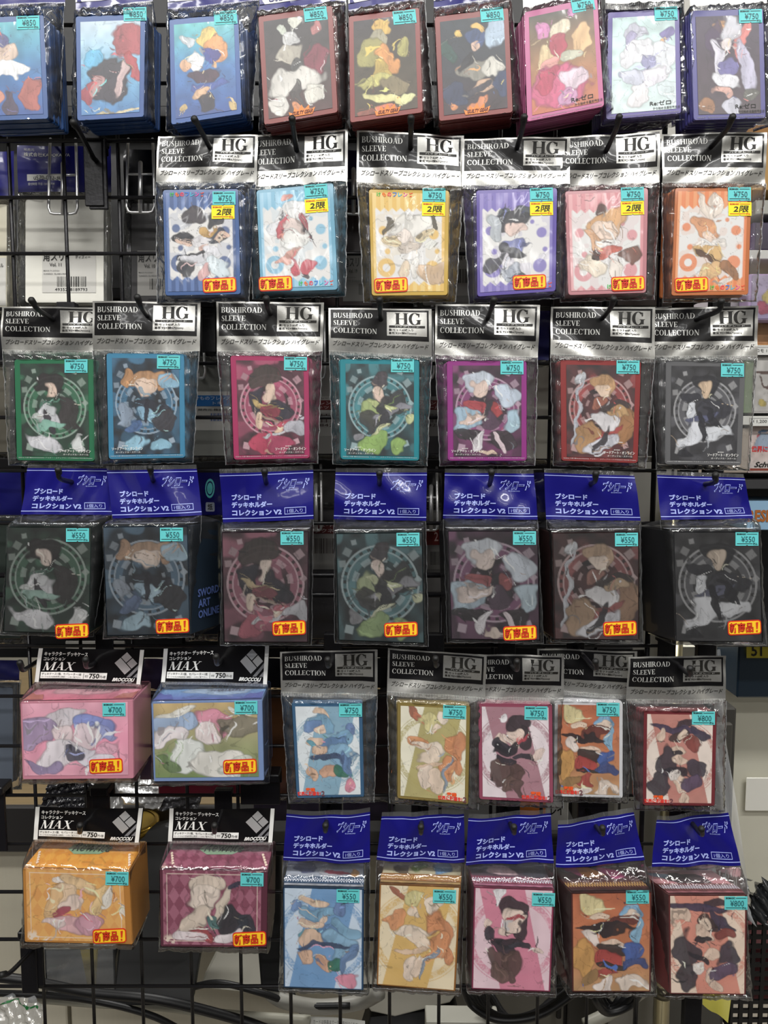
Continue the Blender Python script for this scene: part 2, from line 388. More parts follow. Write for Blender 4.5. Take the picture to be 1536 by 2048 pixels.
    if len(bl) > 6:
        ra = random.Random(seed+11)
        for i in range(46):
            q = ra.choice(bl); q2 = ra.choice(bl); px_ = float(q[0])/100+ra.uniform(-1, 1)*float(q[2])/100; py_ = (float(q[1])/100+ra.uniform(-1, 1)*float(q[3])/100)*asp
            c = np.clip(h2(q2[4] if i % 3 == 0 else q[4])*ra.choice((.35, .6, 1.35, 1.7)), 0, .9); ro = ra.uniform(0, 3.14); l_ = ra.uniform(.02, .09); t_ = ra.uniform(.004, .013)
            dx = X+wx*1.3-px_; dy = Y+wy*1.3-py_; ex = (dx*math.cos(ro)+dy*math.sin(ro)); ey = dy*math.cos(ro)-dx*math.sin(ro)+ex*ex*ra.uniform(-6, 6)
            C = mixin(C, c, (1-sst(.8, 1.1, np.hypot(ex/l_, ey/t_)))*.8)
    ct = vnoise(X*7+wx*9+seed, Y*7+wy*9); C = C*(1-.28*(abs(ct-.5) < .012))[:, None]
    return np.clip(C, 0, 1)
ART = {}
ART.update({
 'a1': 'grad:45b5c4:2a78b8:1f55a8|30,20,22,16,535090;45,35,26,14,e8c8b0;22,10,14,5,b05040;50,57,34,7,ffffff;12,78,18,16,e09070;78,80,16,16,c06050;45,86,10,14,504058',
 'a2': 'grad:c8e0f0:6ab8e0:3a80c0|78,22,26,22,b84048;52,62,36,26,453840;22,34,16,11,50c0f0;14,80,12,12,b03848;62,62,9,20,d8b8b8,25;30,70,8,10,c89898;50,95,46,2.5,d8c898;84,52,8,14,c03840',
 'a3': 'grad:50c4c8:2a78c0:1f4fa0|28,14,14,7,c8d0d8,35;52,17,18,12,f0cc58;76,36,17,17,f0a050;60,36,14,10,3040a0;42,42,11,11,f0f0f0;24,38,13,8,e8b080;50,60,28,7,503040;52,67,30,7,3858b0;50,78,18,6,e8b888;52,88,18,10,383038;92,93,8,5,d8b870;8,94,8,4,d8b870',
 'a4': 'grad:38343a:453c3c:583838|20,10,12,7,c8d0c0,30;50,6,7,8,e0e0d0;84,12,8,9,c07070;42,22,14,9,d0d0d0;40,36,20,10,b8b0a0;46,48,12,9,505050;84,48,18,14,903048;50,70,46,14,e0dcd4;20,84,14,12,e8e4dc;80,82,16,12,e0dcd0;46,84,8,12,504848;55,92,15,5,e89050',
 'a5': 'grad:38323a:4a4030:504030|46,11,20,7,e8b838;46,25,16,9,b0a888;22,38,18,16,a8a050,20;84,38,10,8,b0a850;55,46,13,17,e89838;38,55,16,12,c8a838;30,68,28,5,c8c060,15;70,72,22,10,908058;55,84,40,5,e8e090,15;84,87,12,5,e8e8a0;52,93,15,5,e87848;18,92,16,6,a05038',
 'a6': 'grad:283440:303440:402c34|52,22,17,12,304c80;84,22,14,22,a8c0d8;34,14,9,5,e8c048;62,8,10,4,e8b848;16,30,14,14,205048;55,34,9,6,e0b8a0;46,50,24,9,908c80,-20;72,52,20,7,d8d4c8,20;40,50,9,11,242430;55,68,16,10,d0a888;50,78,24,5,38384a;22,84,22,13,303c60;84,78,16,15,283c68;55,93,15,5,e88848;14,93,7,5,e08840',
 'a7': 'grad:505048:a87848:d06838|50,20,19,13,f0e0c0;20,17,12,9,d878b8;64,4,10,7,c868b0;20,42,12,16,e8c890;24,58,10,9,e89890;84,34,11,18,f0c080;42,38,18,12,c02850;60,48,24,7,c8c8b0,-12;40,80,44,20,d84880;22,72,22,7,c82858,-25;66,72,22,10,e8d0e0;58,86,14,8,d090c0',
 'a8': 'grad:c0dede:c8e4e2:d0e4e4|34,16,20,12,c8c8dc;24,30,14,12,a8a0cc;86,20,12,11,7868b0,30;78,28,6,4,e8a850;72,48,30,16,e8ecf4,20;42,38,24,11,e8e8f0;50,48,10,8,9898c8;44,58,30,7,b0b4d4;60,66,28,9,e8e4f0;40,78,13,16,f0ecf0;28,64,16,10,d0d4e8;84,80,14,14,d8e8ec',
 'a9': 'grad:3c2c48:402c40:504048|50,7,24,6,f0a850;70,24,12,22,e07068;24,24,12,22,402050;50,17,20,12,c8c8d4;50,30,12,7,e8d8d8;34,50,11,26,d8d4e4,12;76,52,14,26,c0bcd8,-15;52,52,14,10,6860a8;50,66,26,9,e4e4ec;46,78,16,5,e0a898;50,90,18,7,c8c8d8;14,90,12,7,a87040;88,84,10,9,606058',
 'b1': 'stripe:3a5c98:5478b8|36,24,18,9,484048;70,20,14,8,383840;22,42,13,7,303038;78,42,14,9,384050;26,47,10,4,f0c8b0;78,48,10,4,e8c0a8;50,48,18,8,e8e4e8;52,55,11,4,f0c0b0;34,62,24,5,303038;70,62,18,6,e8e8f0;54,32,14,4,d8a850;50,72,30,6,e0e0e8;24,78,10,7,404048;76,78,16,8,d8e8f0;50,86,14,5,e8b0b0',
 'b2': 'stripe:78bfe0:98d0ec|38,10,8,7,e89080,30;52,25,22,9,f0f0f0;26,35,20,8,ececf0,-25;40,36,6,10,d04858;68,36,5,11,b04050;54,37,14,7,f4dcd4;72,48,4,11,484048,-12;48,46,16,4,e08878;50,57,24,10,f4f4f0;40,67,22,3,e8a898;42,79,7,12,d84058;58,79,7,12,d84058;58,92,6,3,605860',
 'b3': 'stripe:f0c048:f4d070|50,31,26,11,f4f0e8;22,26,5,9,605848,30;80,26,5,9,605848,-30;50,40,17,7,f8e8dc;28,44,10,6,e8d0a0;72,44,10,6,e8d0a0;50,54,20,8,d8c8b8;50,64,16,5,f4f0ec;38,76,9,10,f0d8b8,25;62,78,8,10,f4f0e8;78,78,20,7,dcb890,-12;84,57,8,4,f0f0e8',
 'b4': 'stripe:7c6cc4:9484d0|30,16,10,9,505860;62,20,16,8,485058;48,28,30,11,404048;24,34,10,14,c0c8d0;52,38,18,6,f4d4c8;52,54,22,8,7880c0;36,56,10,8,404048;50,64,24,6,303038;50,76,16,9,a8b0c0;22,72,18,8,585860,-20;62,86,10,6,484850',
 'b5': 'stripe:e49098:eca8ac|38,14,9,8,604038;50,26,26,12,e8ac68;52,38,16,7,f8dcc8;34,50,10,16,e8b080;55,48,16,4,f8f4f0;56,58,18,8,dc6048;56,68,20,3,f4f0f0;30,74,20,14,f8e8d0,20;82,70,16,9,805040,-20;60,80,10,9,f4e8dc;34,60,8,6,503838',
 'b6': 'stripe:f08030:f49c58|36,16,8,13,f0e0d0,-8;60,16,8,13,f0e0d0,8;48,34,24,11,e89c60;50,42,17,6,f8dcc8;38,54,14,6,f4ece4;62,54,12,7,f4ece4;50,64,26,6,e8b868;50,70,24,3,604030;42,80,8,9,f0c888;60,80,8,9,e8b878;80,76,20,6,a87040,18;70,90,10,3,f0e8e0',
 'g1': 'gear:3c9468|46,21,20,12,30282c;48,31,13,8,ecccb8;40,44,14,6,487c68;70,55,14,20,3c3638,-12;46,56,20,10,d8d8e0;38,48,12,6,c8ccd0;42,66,5,12,38303c;46,70,28,3,88c4b0,8;22,64,12,4,c8d0cc,25;40,86,28,9,dcdce4;84,84,12,5,dce0e0,40',
 'g2': 'gear:3c90c0|52,20,24,10,c8925c;26,24,9,9,c08850;80,24,9,7,c08850;52,31,15,8,ecccb4;78,26,15,7,88c0e0;58,48,26,10,2c3040;42,54,12,10,84b8d8;66,54,10,10,90c4e0;50,58,6,16,28283a;20,60,9,13,8ca0b8,-40;36,70,12,6,4870a8;78,64,16,10,3c3840,25;36,88,20,8,90cce8;66,88,18,8,88c4e0',
 'g3': 'gear:d84c80|46,22,21,15,483c38;46,32,13,7,ecccb4;62,46,18,12,303040;30,48,12,14,303040;46,43,18,4,c8a860;46,50,12,8,902840;40,66,10,9,ecc8a8;58,66,8,9,e8c0a0;62,64,14,4,c82850;82,68,16,8,b8b8c4,-20;36,82,16,10,c82858;66,88,24,7,b83060;56,80,20,2,c8ccd4,-25',
 'g4': 'gear:3ca4b0|48,21,19,11,4c4048;50,31,12,8,ecccb8;66,46,18,12,38383c;34,50,14,14,a8bc70;30,60,12,10,404040;66,50,34,4,8c8c98,-25;48,45,20,3,c8d488;50,56,7,16,34343c;48,69,18,3,d4d8a0;34,86,18,12,94bc58;74,86,14,12,98c05c;18,74,8,6,8c8c94;84,58,8,7,c8d090',
 'g5': 'gear:b03c94|44,17,24,10,ccd8e8;44,28,13,8,f0d0c0;74,36,14,14,c4d4e8,-30;22,62,22,11,a0c4dc,-20;84,62,16,14,a8cce0,20;32,42,14,6,b83440;50,50,16,12,3c3440;68,50,11,6,b03038;28,52,18,4,ecccbc,20;54,64,14,12,5c3c58;24,80,24,8,343036;78,80,20,8,3c3038;40,84,5,12,e0d8e0,10;66,86,4,10,e0c8d0,-15;50,93,12,3,e8c8b0',
 'g6': 'gear:c04444|52,20,20,11,c89860;54,29,13,8,ecccb0;24,50,3,44,b8bcc8,-6;24,12,8,9,c8ccd4;74,44,22,7,443838,20;50,44,16,6,a86048;54,55,18,8,e0dce0;30,74,18,18,b88850,15;84,72,16,22,b07840;52,66,22,3,b83c38;50,86,24,10,d8d8e4;52,80,5,16,383038;70,56,14,5,c89c60,25',
 'g7': 'gear:74747c|52,18,20,9,24242c;54,28,12,8,dcbc98;30,30,14,6,2c2c38,25;66,46,24,9,343440,15;34,48,12,11,d4d8e0;50,44,10,8,3c3c48;46,60,26,3,585c80;34,78,24,9,dcdfe8,-20;66,72,22,8,d8dce4,25;54,66,5,14,1c1c28,-15;18,92,14,5,20202a;68,55,4,16,20202c,-40',
 's1': 'slash:dfe8ee:7aacc8|44,10,18,4,ecc8a8;48,23,22,9,74acd0;24,24,12,6,6890c8;78,22,12,9,6484bc;46,27,9,5,f0d0b8;74,40,18,9,78b0d4,30;60,46,20,12,5c88bc;36,38,15,6,ecc8ac;36,46,12,3,50a0b4;38,54,14,7,e8c0a0;74,60,20,13,80b4d8,40;48,63,30,3,384c70;30,74,11,10,e4b490,20;52,78,12,9,dca480;72,76,15,7,2c7c64,35;84,90,12,6,e884a0,30;84,72,7,16,5c84b8,-20',
 's2': 'slash:f0ead0:b8aa5c|22,10,5,12,b06040,-30;48,18,16,9,e4d890;50,26,10,5,f4dcc4;70,14,8,9,f4e0cc;80,40,15,17,e08c50,-20;24,36,13,7,e89858;42,40,24,5,f8e4d0,10;46,52,18,9,f4dcc4;74,62,14,13,e89454,15;46,66,20,5,ecc8a8;40,80,11,13,f4dcc8;58,80,10,13,f0d4bc;72,72,3,20,8c9cb0,-18;88,64,8,14,e08c50',
 's3': 'slash:ecdce2:b07484:-1|28,10,5,10,f4f0f4,15;54,20,20,10,3c3038;54,29,12,7,f0d4c4;70,34,8,12,3c3038,-15;24,36,8,5,f0d4c4;28,44,7,10,34303c,-20;50,38,18,5,f0d4c4;46,48,22,7,28242e;40,57,16,6,2c2832;68,52,18,4,34303c,15;84,54,8,4,ecd0c4;32,72,16,13,644844;54,74,14,12,5c403c;40,88,12,9,6c5048;58,90,9,7,644844;58,35,10,2.5,c03848',
 's4': 'grad:c06030:d07840:c09058|30,14,18,9,e8d898;32,22,10,5,f0d4b8;74,16,18,8,78b4dc;74,26,10,6,ecd0b8;88,34,7,14,80bce0;52,30,26,6,703028;48,38,36,3.5,302428;22,42,16,7,ecdcd4;48,46,13,6,ecccb4;48,53,18,7,3c2c2c;78,54,16,12,2c5cac;18,66,14,17,d89c40;46,68,18,9,b83430;48,76,22,3,38302c;46,84,18,4,b03c34;78,72,18,7,304c8c;40,92,14,5,f0e0d8;76,90,18,7,ecd8c8;22,88,14,6,a07840',
 's5': 'slash:efdccf:c8786a:-1|62,9,18,7,40303c;46,18,42,5,443858,12;80,27,20,5,3c3450,30;50,24,18,7,483434;52,30,10,6,ecd0b8;18,26,7,9,e8c8b0;72,36,12,7,903c34;46,42,16,5,e8c8b0;46,47,12,3,2c2430;26,60,14,20,403844,12;48,54,14,7,ecccb4;78,62,18,10,443c4c,30;46,64,17,4,302834;22,82,16,12,3c3440;58,78,10,10,ecccb4,-20;70,80,16,9,5c4868;44,72,9,6,f0e4dc;60,92,8,6,e8c8b0',
 'm1': 'grad:f0a4bc:f090b0:f0a0b8|38,26,24,17,dcd4dc;20,46,14,20,a890b8,15;42,46,16,12,f0d8dc;66,32,22,16,7c90d8;66,50,16,12,ecd4dc;38,74,24,16,ece4ec;20,82,20,8,9c88b4;64,78,20,14,e4e0ec;82,50,12,5,98a0d8,30;88,70,14,10,f0b0c8;50,66,10,8,585468',
 'm2': 'grad:d0b070:a0a070:789050|26,30,19,17,a0bce4;28,16,18,6,f0ece0;24,46,14,12,f0e4e8;55,24,22,18,e48ca8;54,44,16,12,f4e4e4;34,74,22,18,e8ece8;60,76,24,18,ece8e0;78,12,14,6,ecece4;86,38,18,16,8c8470;84,86,18,7,d8dcd0;14,76,12,10,6c8850',
 'm3': 'dia:f4b044:e89428|28,14,8,8,f0e0d4;50,18,20,14,f0c890;36,38,14,12,f4d0a8;26,52,6,26,f0c080;70,42,6,32,f4cc88,-5;46,46,14,9,f4d8c8;34,62,12,8,b04058,-20;42,76,24,14,e8b0b8;62,72,16,16,d898ac;24,82,16,8,f0d4d0;88,34,5,14,f0e8dc,20;92,66,4,16,f0e4d4,-8',
 'm4': 'dia:8c3c58:bc6c88|46,22,20,18,e4d0bc;40,44,14,14,f0dccc;30,60,8,20,e0ccb8,15;62,50,7,26,d8c8b4;70,24,12,5,34344c,-20;72,60,16,20,2c3038;50,68,10,5,4c7c7c;42,84,9,18,a83840;24,88,18,12,ecdce0;62,90,14,10,ece0e4;86,74,10,16,303440,-15',
 'lace': 'grad:4a6a88:5a7a98|',
})
for k_, b_ in (('s1', 'slash:c4d8ee:5c98d0'), ('s2', 'slash:f0dcb4:e4b44c'), ('s3', 'slash:ecc8d4:dc7494:-1'), ('s5', 'slash:f0d4bc:e0846c:-1')): ART['d'+k_] = b_+'|'+ART[k_].partition('|')[2]
ART['ds4'] = ART['s4']
def art_mesh(T, parent, F, spec, asp, nx=96, ny=126, fade=1.0, sat=1.0, name='printed_front', h=.0003, mat=None, box=(0, 0, 1, 1)):
    U, V = np.meshgrid(np.linspace(0, 1, nx+1), np.linspace(0, 1, ny+1)); U = U.ravel(); V = V.ravel()
    C = paint(spec, U, V, asp)
    sat *= .80
    if sat != 1: g = C.mean(1, keepdims=True); C = g+(C-g)*sat
    C = C*(fade*.80)+.018  # film haze put into the print colours: duller, with lifted blacks
    pts = F(box[0]+U*(box[2]-box[0]), box[1]+V*(box[3]-box[1]), np.full(len(U), h))
    i, j = np.meshgrid(np.arange(nx), np.arange(ny)); a = (j*(nx+1)+i).ravel()
    return mk(name, pts, np.c_[a, a+nx+1, a+nx+2, a+1], mat or print_mat('film_covered_print'), T, parent, smooth=True, cols=C)
# ------------------------------------------------------------------ shared materials
BLACK = M('0c0b0d', .28, coat=.6, bump=.25, scale=45, name='glossy_black_print')
SILVER = M('dcdbd6', .27, .85, bump=.4, scale=55, stretch=(1, 1, .4), name='silver_foil')
SILVER_INK = M('dededa', .35, .55, name='silver_ink')
INK = M('15130f', .5, name='black_ink')
BLUE = M('161470', .3, coat=.8, bump=.2, scale=40, name='blue_header_print')
PALE = M('a9b6f4', .5, name='pale_blue_ink')
WHITE = M('eeeeea', .5, name='white_ink')
TEAL = M('5fc4c6', .55, name='teal_sticker_paper')
YEL = M('f4e01c', .5, name='yellow_sticker_paper')
YEL2 = M('f8c62a', .45, name='orange_yellow_sticker')
RED = M('d2331c', .5, name='red_ink')
DRED = M('8e2410', .5, name='dark_red_ink')
BLKMETAL = M('17161a', .38, .2, bump=.1, scale=300, name='black_powder_coated_steel')
CHROME = M('ececec', .3, .8, name='chrome')
FILM = film_mat('clear_film')
FILM2 = film_mat('clear_film_dense', .09, 1.9, .11, haze=.07)
# ------------------------------------------------------------------ pack pieces
def px_quad(q, D): return [P(x, y, d) for (x, y), d in zip(q, D if isinstance(D, (list, tuple)) else [D]*4)]
def outline(c, r=.035, n=4):
    """rounded outline of a quad in uv space mapped bilinearly: list of (u, v), clockwise from top left"""
    w_ = (c[1]-c[0]).length; h_ = (c[3]-c[0]).length; ru = r; rv = r*w_/h_; p = []
    for cx, cy, a in ((ru, rv, 180), (1-ru, rv, 270), (1-ru, 1-rv, 0), (ru, 1-rv, 90)):
        for k in range(n+1):
            t = math.radians(a+90*k/n); p.append((cx+ru*math.cos(t), cy+rv*math.sin(t)))
    return p
def slab_stack(T, c, t, n, mat, name='sleeve_stack', r=.035, jit=.0008, seed=0, yaw=0, shift=0.0):
    rnd = random.Random(seed); uv = outline(c, r); K = len(uv); V = []; Fc = []
    U = np.array([a for a, b in uv]); W = np.array([b for a, b in uv]); cen = sum((np.array(x) for x in c), np.zeros(3))/4
    base = bil(c, U, W)
    for l in range(n):
        jx = 0 if l == 0 else rnd.uniform(-jit, jit)+shift*l/n; jz = 0 if l == 0 else rnd.uniform(-jit, jit*.5)
        y0 = t*l/n; y1 = t*(l+1)/n; e = (y1-y0)*.3; b0 = len(V)
        for yy, sc in ((y0, .990), (y0+e, 1.0), (y1-e, 1.0), (y1, .990)):
            p = cen+(base-cen)*sc; p = p+np.array([jx+yaw*yy, yy, jz]); V += p.tolist()
        for q in range(3):
            for k in range(K):
                k2 = (k+1) % K; Fc.append((b0+q*K+k, b0+q*K+k2, b0+(q+1)*K+k2, b0+(q+1)*K+k))
        Fc.append(tuple(b0+k for k in range(K-1, -1, -1))); Fc.append(tuple(b0+3*K+k for k in range(K)))
    return mk(name, V, Fc, mat, T)
def bag(T, c, seam, t, seed=0, wr=.0016, name='plastic_bag', mat=None, n=34, m=5, yaw=0):
    """clear bag: film from the front edge of the goods out to the side seam and back to their rear edge"""
    rs = np.random.RandomState(seed); K = 4*n
    def per(q):
        out = []
        for s in range(4):
            a, b = np.array(q[s]), np.array(q[(s+1) % 4])
            for k in range(n): out.append(a+(b-a)*k/n)
        return np.array(out)
    A = per(c); B = per(seam); back = per([Vector(p)+Vector((yaw*t, t, 0)) for p in c])
    s = np.arange(K); ph = rs.rand(6)*6.28
    wob = sum(np.sin(s*f+ph[i])*a for i, (f, a) in enumerate(((.35, .5), (.9, .6), (1.7, .5), (2.9, .35), (.13, .6))))
    wob2 = sum(np.sin(s*f+ph[i]+2)*a for i, (f, a) in enumerate(((.5, .5), (1.3, .5), (2.3, .4))))
    cen = B.mean(0); rows = []
    for i in range(m+1):
        f = i/m; p = A*(1-f)+B*f; amp = wr*math.sin(math.pi*min(1, f*.9+.05))
        p = p.copy(); p[:, 1] += -.0009*(1-f)-np.sin(f*math.pi)*t*.12+amp*wob*1.2
        d = (B-cen); d /= np.linalg.norm(d, axis=1)[:, None]; p += d*(amp*wob2*.35*f+(.0004*wob2*f*f))[:, None]; rows.append(p)
    for i in range(1, m):
        f = i/m; p = B*(1-f)+back*f; amp = wr*math.sin(math.pi*f); p = p.copy(); p[:, 1] += amp*wob2; rows.append(p)
    V = np.concatenate(rows); R = len(rows); Fc = []
    for i in range(R-1):
        for k in range(K):
            k2 = (k+1) % K; Fc.append((i*K+k, i*K+k2, (i+1)*K+k2, (i+1)*K+k))
    bo = mk(name, V, np.array(Fc), mat or FILM, T, smooth=True)
    e = rows[m]; i_ = e-d*.0007+np.array([0, -.0004, 0]); SV = np.concatenate([e+np.array([0, -.0004, 0]), i_]); SF = np.array([(k, (k+1) % K, (k+1) % K+K, k+K) for k in range(n, K)])
    mk('seam', SV, SF, film_mat('film_seam', .15, 1.5, .2, haze=.40), T, bo); return bo
def stick(T, name, cx, cy, wd, ht, slope, Dp, kind, txt=''):
    """a paper sticker on the front of a pack"""
    co, si = math.cos(slope), math.sin(slope)
    q = [(cx+a*co-b*si, cy+a*si+b*co) for a, b in ((-wd/2, -ht/2), (wd/2, -ht/2), (wd/2, ht/2), (-wd/2, ht/2))]
    c = [P(x, y, Dp(y)-.0007) for x, y in q]; F = surfF(c)
    if kind == 'new':
        b = PB(F); b.rrect(0, 0, 1, 1, .09, .2, 0, RED); b.rrect(.03, .08, .97, .92, .07, .15, .0002, YEL2)
        o = b.done(name, T); l = PB(F)
        l.text('新商品', .045, .14, .76, .86, .0004, DRED, .045); l.text('新商品', .055, .16, .75, .84, .0006, RED, .018)
        l.poly([(.84, .17), (.91, .15), (.885, .62), (.845, .62)], .0005, RED); l.rrect(.835, .7, .885, .84, .02, .05, .0005, RED)
        l.done('lettering', T, o); return o
    m, ink = (TEAL, INK) if kind == 'price' else (YEL, RED)
    b = PB(F)
    b.poly([(0, 0), (.46, 0), (.5, .07), (.54, 0), (1, 0), (1, 1), (.54, 1), (.5, .93), (.46, 1), (0, 1)][::-1], 0, m)
    o = b.done(name, T); l = PB(F)
    l.text('BIGMAGIC', .06, .07, .46, .2, .0002, ink, .03); l.rect(.5, .12, .94, .155, .0002, ink)
    l.rect(.06, .83, .74, .87, .0002, ink); l.text('税込', .76, .78, .95, .95, .0002, ink, .02)
    if kind == 'price': l.text(txt, .25, .3, .84, .74, .0003, M('24525a', .5))
    else: l.text('2限', .2, .25, .86, .74, .0003, INK, .012, shear=4)
    l.done('lettering', T, o); return o
def header_waves(seed, a=1.0):
    r = random.Random(seed)
    return [(a*.0011, r.uniform(.4, .9), r.uniform(-.4, .4), r.uniform(0, 6)), (a*.0006, r.uniform(1.1, 1.9), r.uniform(-1.2, 1.2), r.uniform(0, 6)),
            (a*.00022, r.uniform(2.5, 4), r.uniform(-2.5, 2.5), r.uniform(0, 6)), (a*.0004, r.uniform(-.4, .4), r.uniform(.6, 1.1), r.uniform(0, 6))]
def crimp(T, parent, F, v0=1.0, v1=1.09):
    b = PB(F); b.rect(0, v0, 1, v1, -.0002, FILM2, 20, 1)
    n = 84
    for i in range(n):
        u = (i+.15)/n; b.rect(u, v0-.02, u+.35/n, v1-.012, .0001, SILVER_INK)
    b.done('crimped_seam', T, parent)
def header_hg(T, q, D, seed, dark=False):
    F = surfF(px_quad(q, D), header_waves(seed, 1.35))
    b = PB(F); b.rect(0, 0, 1, 1, 0, SILVER, 36, 18); b.rect(.02, .035, .972, .69, .00025, BLACK, 34, 12)
    hd = b.done('header_card', T, smooth=True)
    g = PB(F); g.rect(.565, .075, .953, .59, .0005, SILVER, 14, 9); bd = g.done('silver_badge', T, hd, smooth=True)
    l = PB(F)
    l.serif('HG', .64, .095, .90, .345, .0008, INK); l.serif('HG', .646, .095, .906, .345, .0008, INK); l.rect(.585, .365, .935, .415, .0008, INK, 8, 1)
    l.text('ハイグレード', .64, .375, .88, .405, .0010, SILVER_INK)
    l.rect(.585, .44, .607, .485, .0008, INK); l.text('1セット60枚入り', .612, .435, .82, .49, .0008, INK, .02)
    l.rect(.585, .51, .607, .555, .0008, INK); l.text('縦92×横67(mm)', .612, .505, .85, .56, .0008, INK, .02)
    l.serif('BUSHIROAD', .045, .115, .43, .225, .0006, SILVER_INK); l.serif('SLEEVE', .045, .285, .275, .39, .0006, SILVER_INK)
    l.serif('COLLECTION', .045, .455, .47, .565, .0006, SILVER_INK)
    l.text('ブシロードスリーブコレクション ハイグレード', .035, .745, .955, .86, .0005, INK, .012, shear=1)
    l.done('lettering', T, hd); crimp(T, hd, F); return F, hd
def header_v2(T, q, D, seed):
    F = surfF(px_quad(q, D), header_waves(seed, 1.9), .002)
    b = PB(F); b.rect(0, .075, 1, 1, 0, BLUE, 36, 18); hd = b.done('header_card', T, smooth=True)
    f = PB(F); f.rect(0, -.01, 1, .08, -.0003, FILM2, 20, 2); f.done('clear_top_edge', T, hd, smooth=True)
    l = PB(F); l.rect(.0, .115, 1, .128, .0003, PALE, 24, 1); l.rect(0, .925, 1, .94, .0003, PALE, 24, 1)
    l.text('ブシロード', .115, .475, .45, .59, .0004, PALE, .045); l.text('デッキホルダー', .11, .62, .56, .735, .0004, PALE, .045)
    l.text('コレクション V2', .11, .77, .66, .885, .0004, PALE, .045)
    l.frame(.69, .755, .92, .885, .006, .012, .0004, PALE); l.text('1個入り', .72, .785, .885, .86, .0004, PALE)
    l.text('ブシロード', .60, .20, .93, .41, .0004, PALE, .05, shear=6); l.text('ブシロード', .61, .215, .92, .395, .0006, BLUE, .012, shear=6)
    l.text('BUSHIROAD', .71, .42, .83, .44, .0004, PALE)
    l.done('lettering', T, hd); return F, hd
def header_max(T, q, D, seed):
    F = surfF(px_quad(q, D), header_waves(seed, .7))
    b = PB(F); b.rect(0, 0, 1, 1, 0, BLACK, 36, 14); b.rect(0, 0, .038, 1, .0003, M('e4e4e0', .4, coat=.5), 2, 14); b.rect(.955, 0, .992, 1, .0003, M('e4e4e0', .4, coat=.5), 2, 14)
    hd = b.done('header_card', T, smooth=True); l = PB(F)
    l.text('キャラクター デッキケース', .06, .09, .47, .22, .0004, WHITE, .02); l.text('コレクション', .06, .25, .26, .355, .0004, WHITE, .02)
    l.serif('MAX', .055, .40, .345, .645, .0004, WHITE, shear=.22)
    l.rect(.048, .695, .67, .885, .0004, WHITE, 10, 1); l.text('デッキケース1個、セパレーター1枚', .058, .715, .43, .79, .0006, INK, .01)
    l.text('カードのみの収納枚数は裏面シールをご覧下さい。', .058, .81, .43, .865, .0006, INK); l.rect(.45, .71, .453, .87, .0006, INK)
    l.text('価格', .465, .77, .495, .83, .0006, INK, .02); l.text('750', .505, .715, .60, .86, .0006, INK, .03); l.text('円+税', .605, .77, .66, .85, .0006, INK, .01)
    # the maker's emblem: a white square on its corner, cut into three
    cx, cy, a, bb = .835, .40, .108, .33
    R = lambda x, y: (cx+(x-y)*a/2, cy+(x+y)*bb/2)
    G = M('d8d8d8', .35, .6)
    for x0, y0, x1, y1 in ((-1, -.04+.08, 1, 1), (-1, -1, -.06, -.06), (.06, -1, 1, -.06)):
        l.poly([R(x0, y0), R(x0, y1), R(x1, y1), R(x1, y0)], .0004, G)
    l.poly([(.80, .99), (.955, .44), (.955, .56), (.835, .99)], .0004, M('77777a', .4)); l.poly([(.86, .99), (.955, .66), (.955, .80), (.90, .99)], .0004, M('77777a', .4))
    l.rect(.715, .80, .95, .935, .0006, BLACK, 12, 2); l.text('BROCCOLI', .725, .82, .925, .92, .0010, WHITE, .035, shear=3)
    l.done('lettering', T, hd); crimp(T, hd, F, 1.0, 1.07); return F, hd
HOOKLOC = []
def hook(h3, label, Ds=(.722, .686, .676), plate=True, group='black display hooks on the wire grid'):
    (hx, hy), (kx, ky), (tx, ty) = h3; D = Ds; base = P(hx, hy, D[0]); base.y = .757
    T = Thing('display_hook', label, 'hook', base, group)
    pts = [base, P(hx, hy, D[0]), P(kx, ky, D[1]), P(tx, ty, D[2])]
    path = [pts[0], pts[1]]+smooth_path([pts[1], pts[2], pts[3]], 5)[1:]
    V, Fc = tube(path, [.0022]*(len(path)-1)+[.0024], 10); mk('hook_arm', V, Fc, BLKMETAL, T, smooth=True)
    n = pts[3]; V, Fc = tube([n+(pts[2]-n).normalized()*.006, n, n+(n-pts[2]).normalized()*.0015], [.0027, .0029, .0016], 10)
    mk('rubber_tip', V, Fc, M('0a0a0a', .6), T, smooth=True)
    if plate:
        a = Acc(); a.add(boxv(base.x-.0085, .7535, base.z-.042, base.x+.0085, .7565, base.z+.02, .0006))
        a.add(boxv(base.x-.0085, .7565, base.z+.014, base.x+.0085, .764, base.z+.02, .0006)); a.mk('back_plate', BLKMETAL, T)
    return T
def seam_for(q, hq, Dm, ml=16, mr=16, mb=10, Dh=None):
    Dh = Dh or Dm
    return [P(*hq[3], Dh), P(*hq[2], Dh), P(q[2][0]+mr, q[2][1]+mb, Dm), P(q[3][0]-ml, q[3][1]+mb, Dm)]
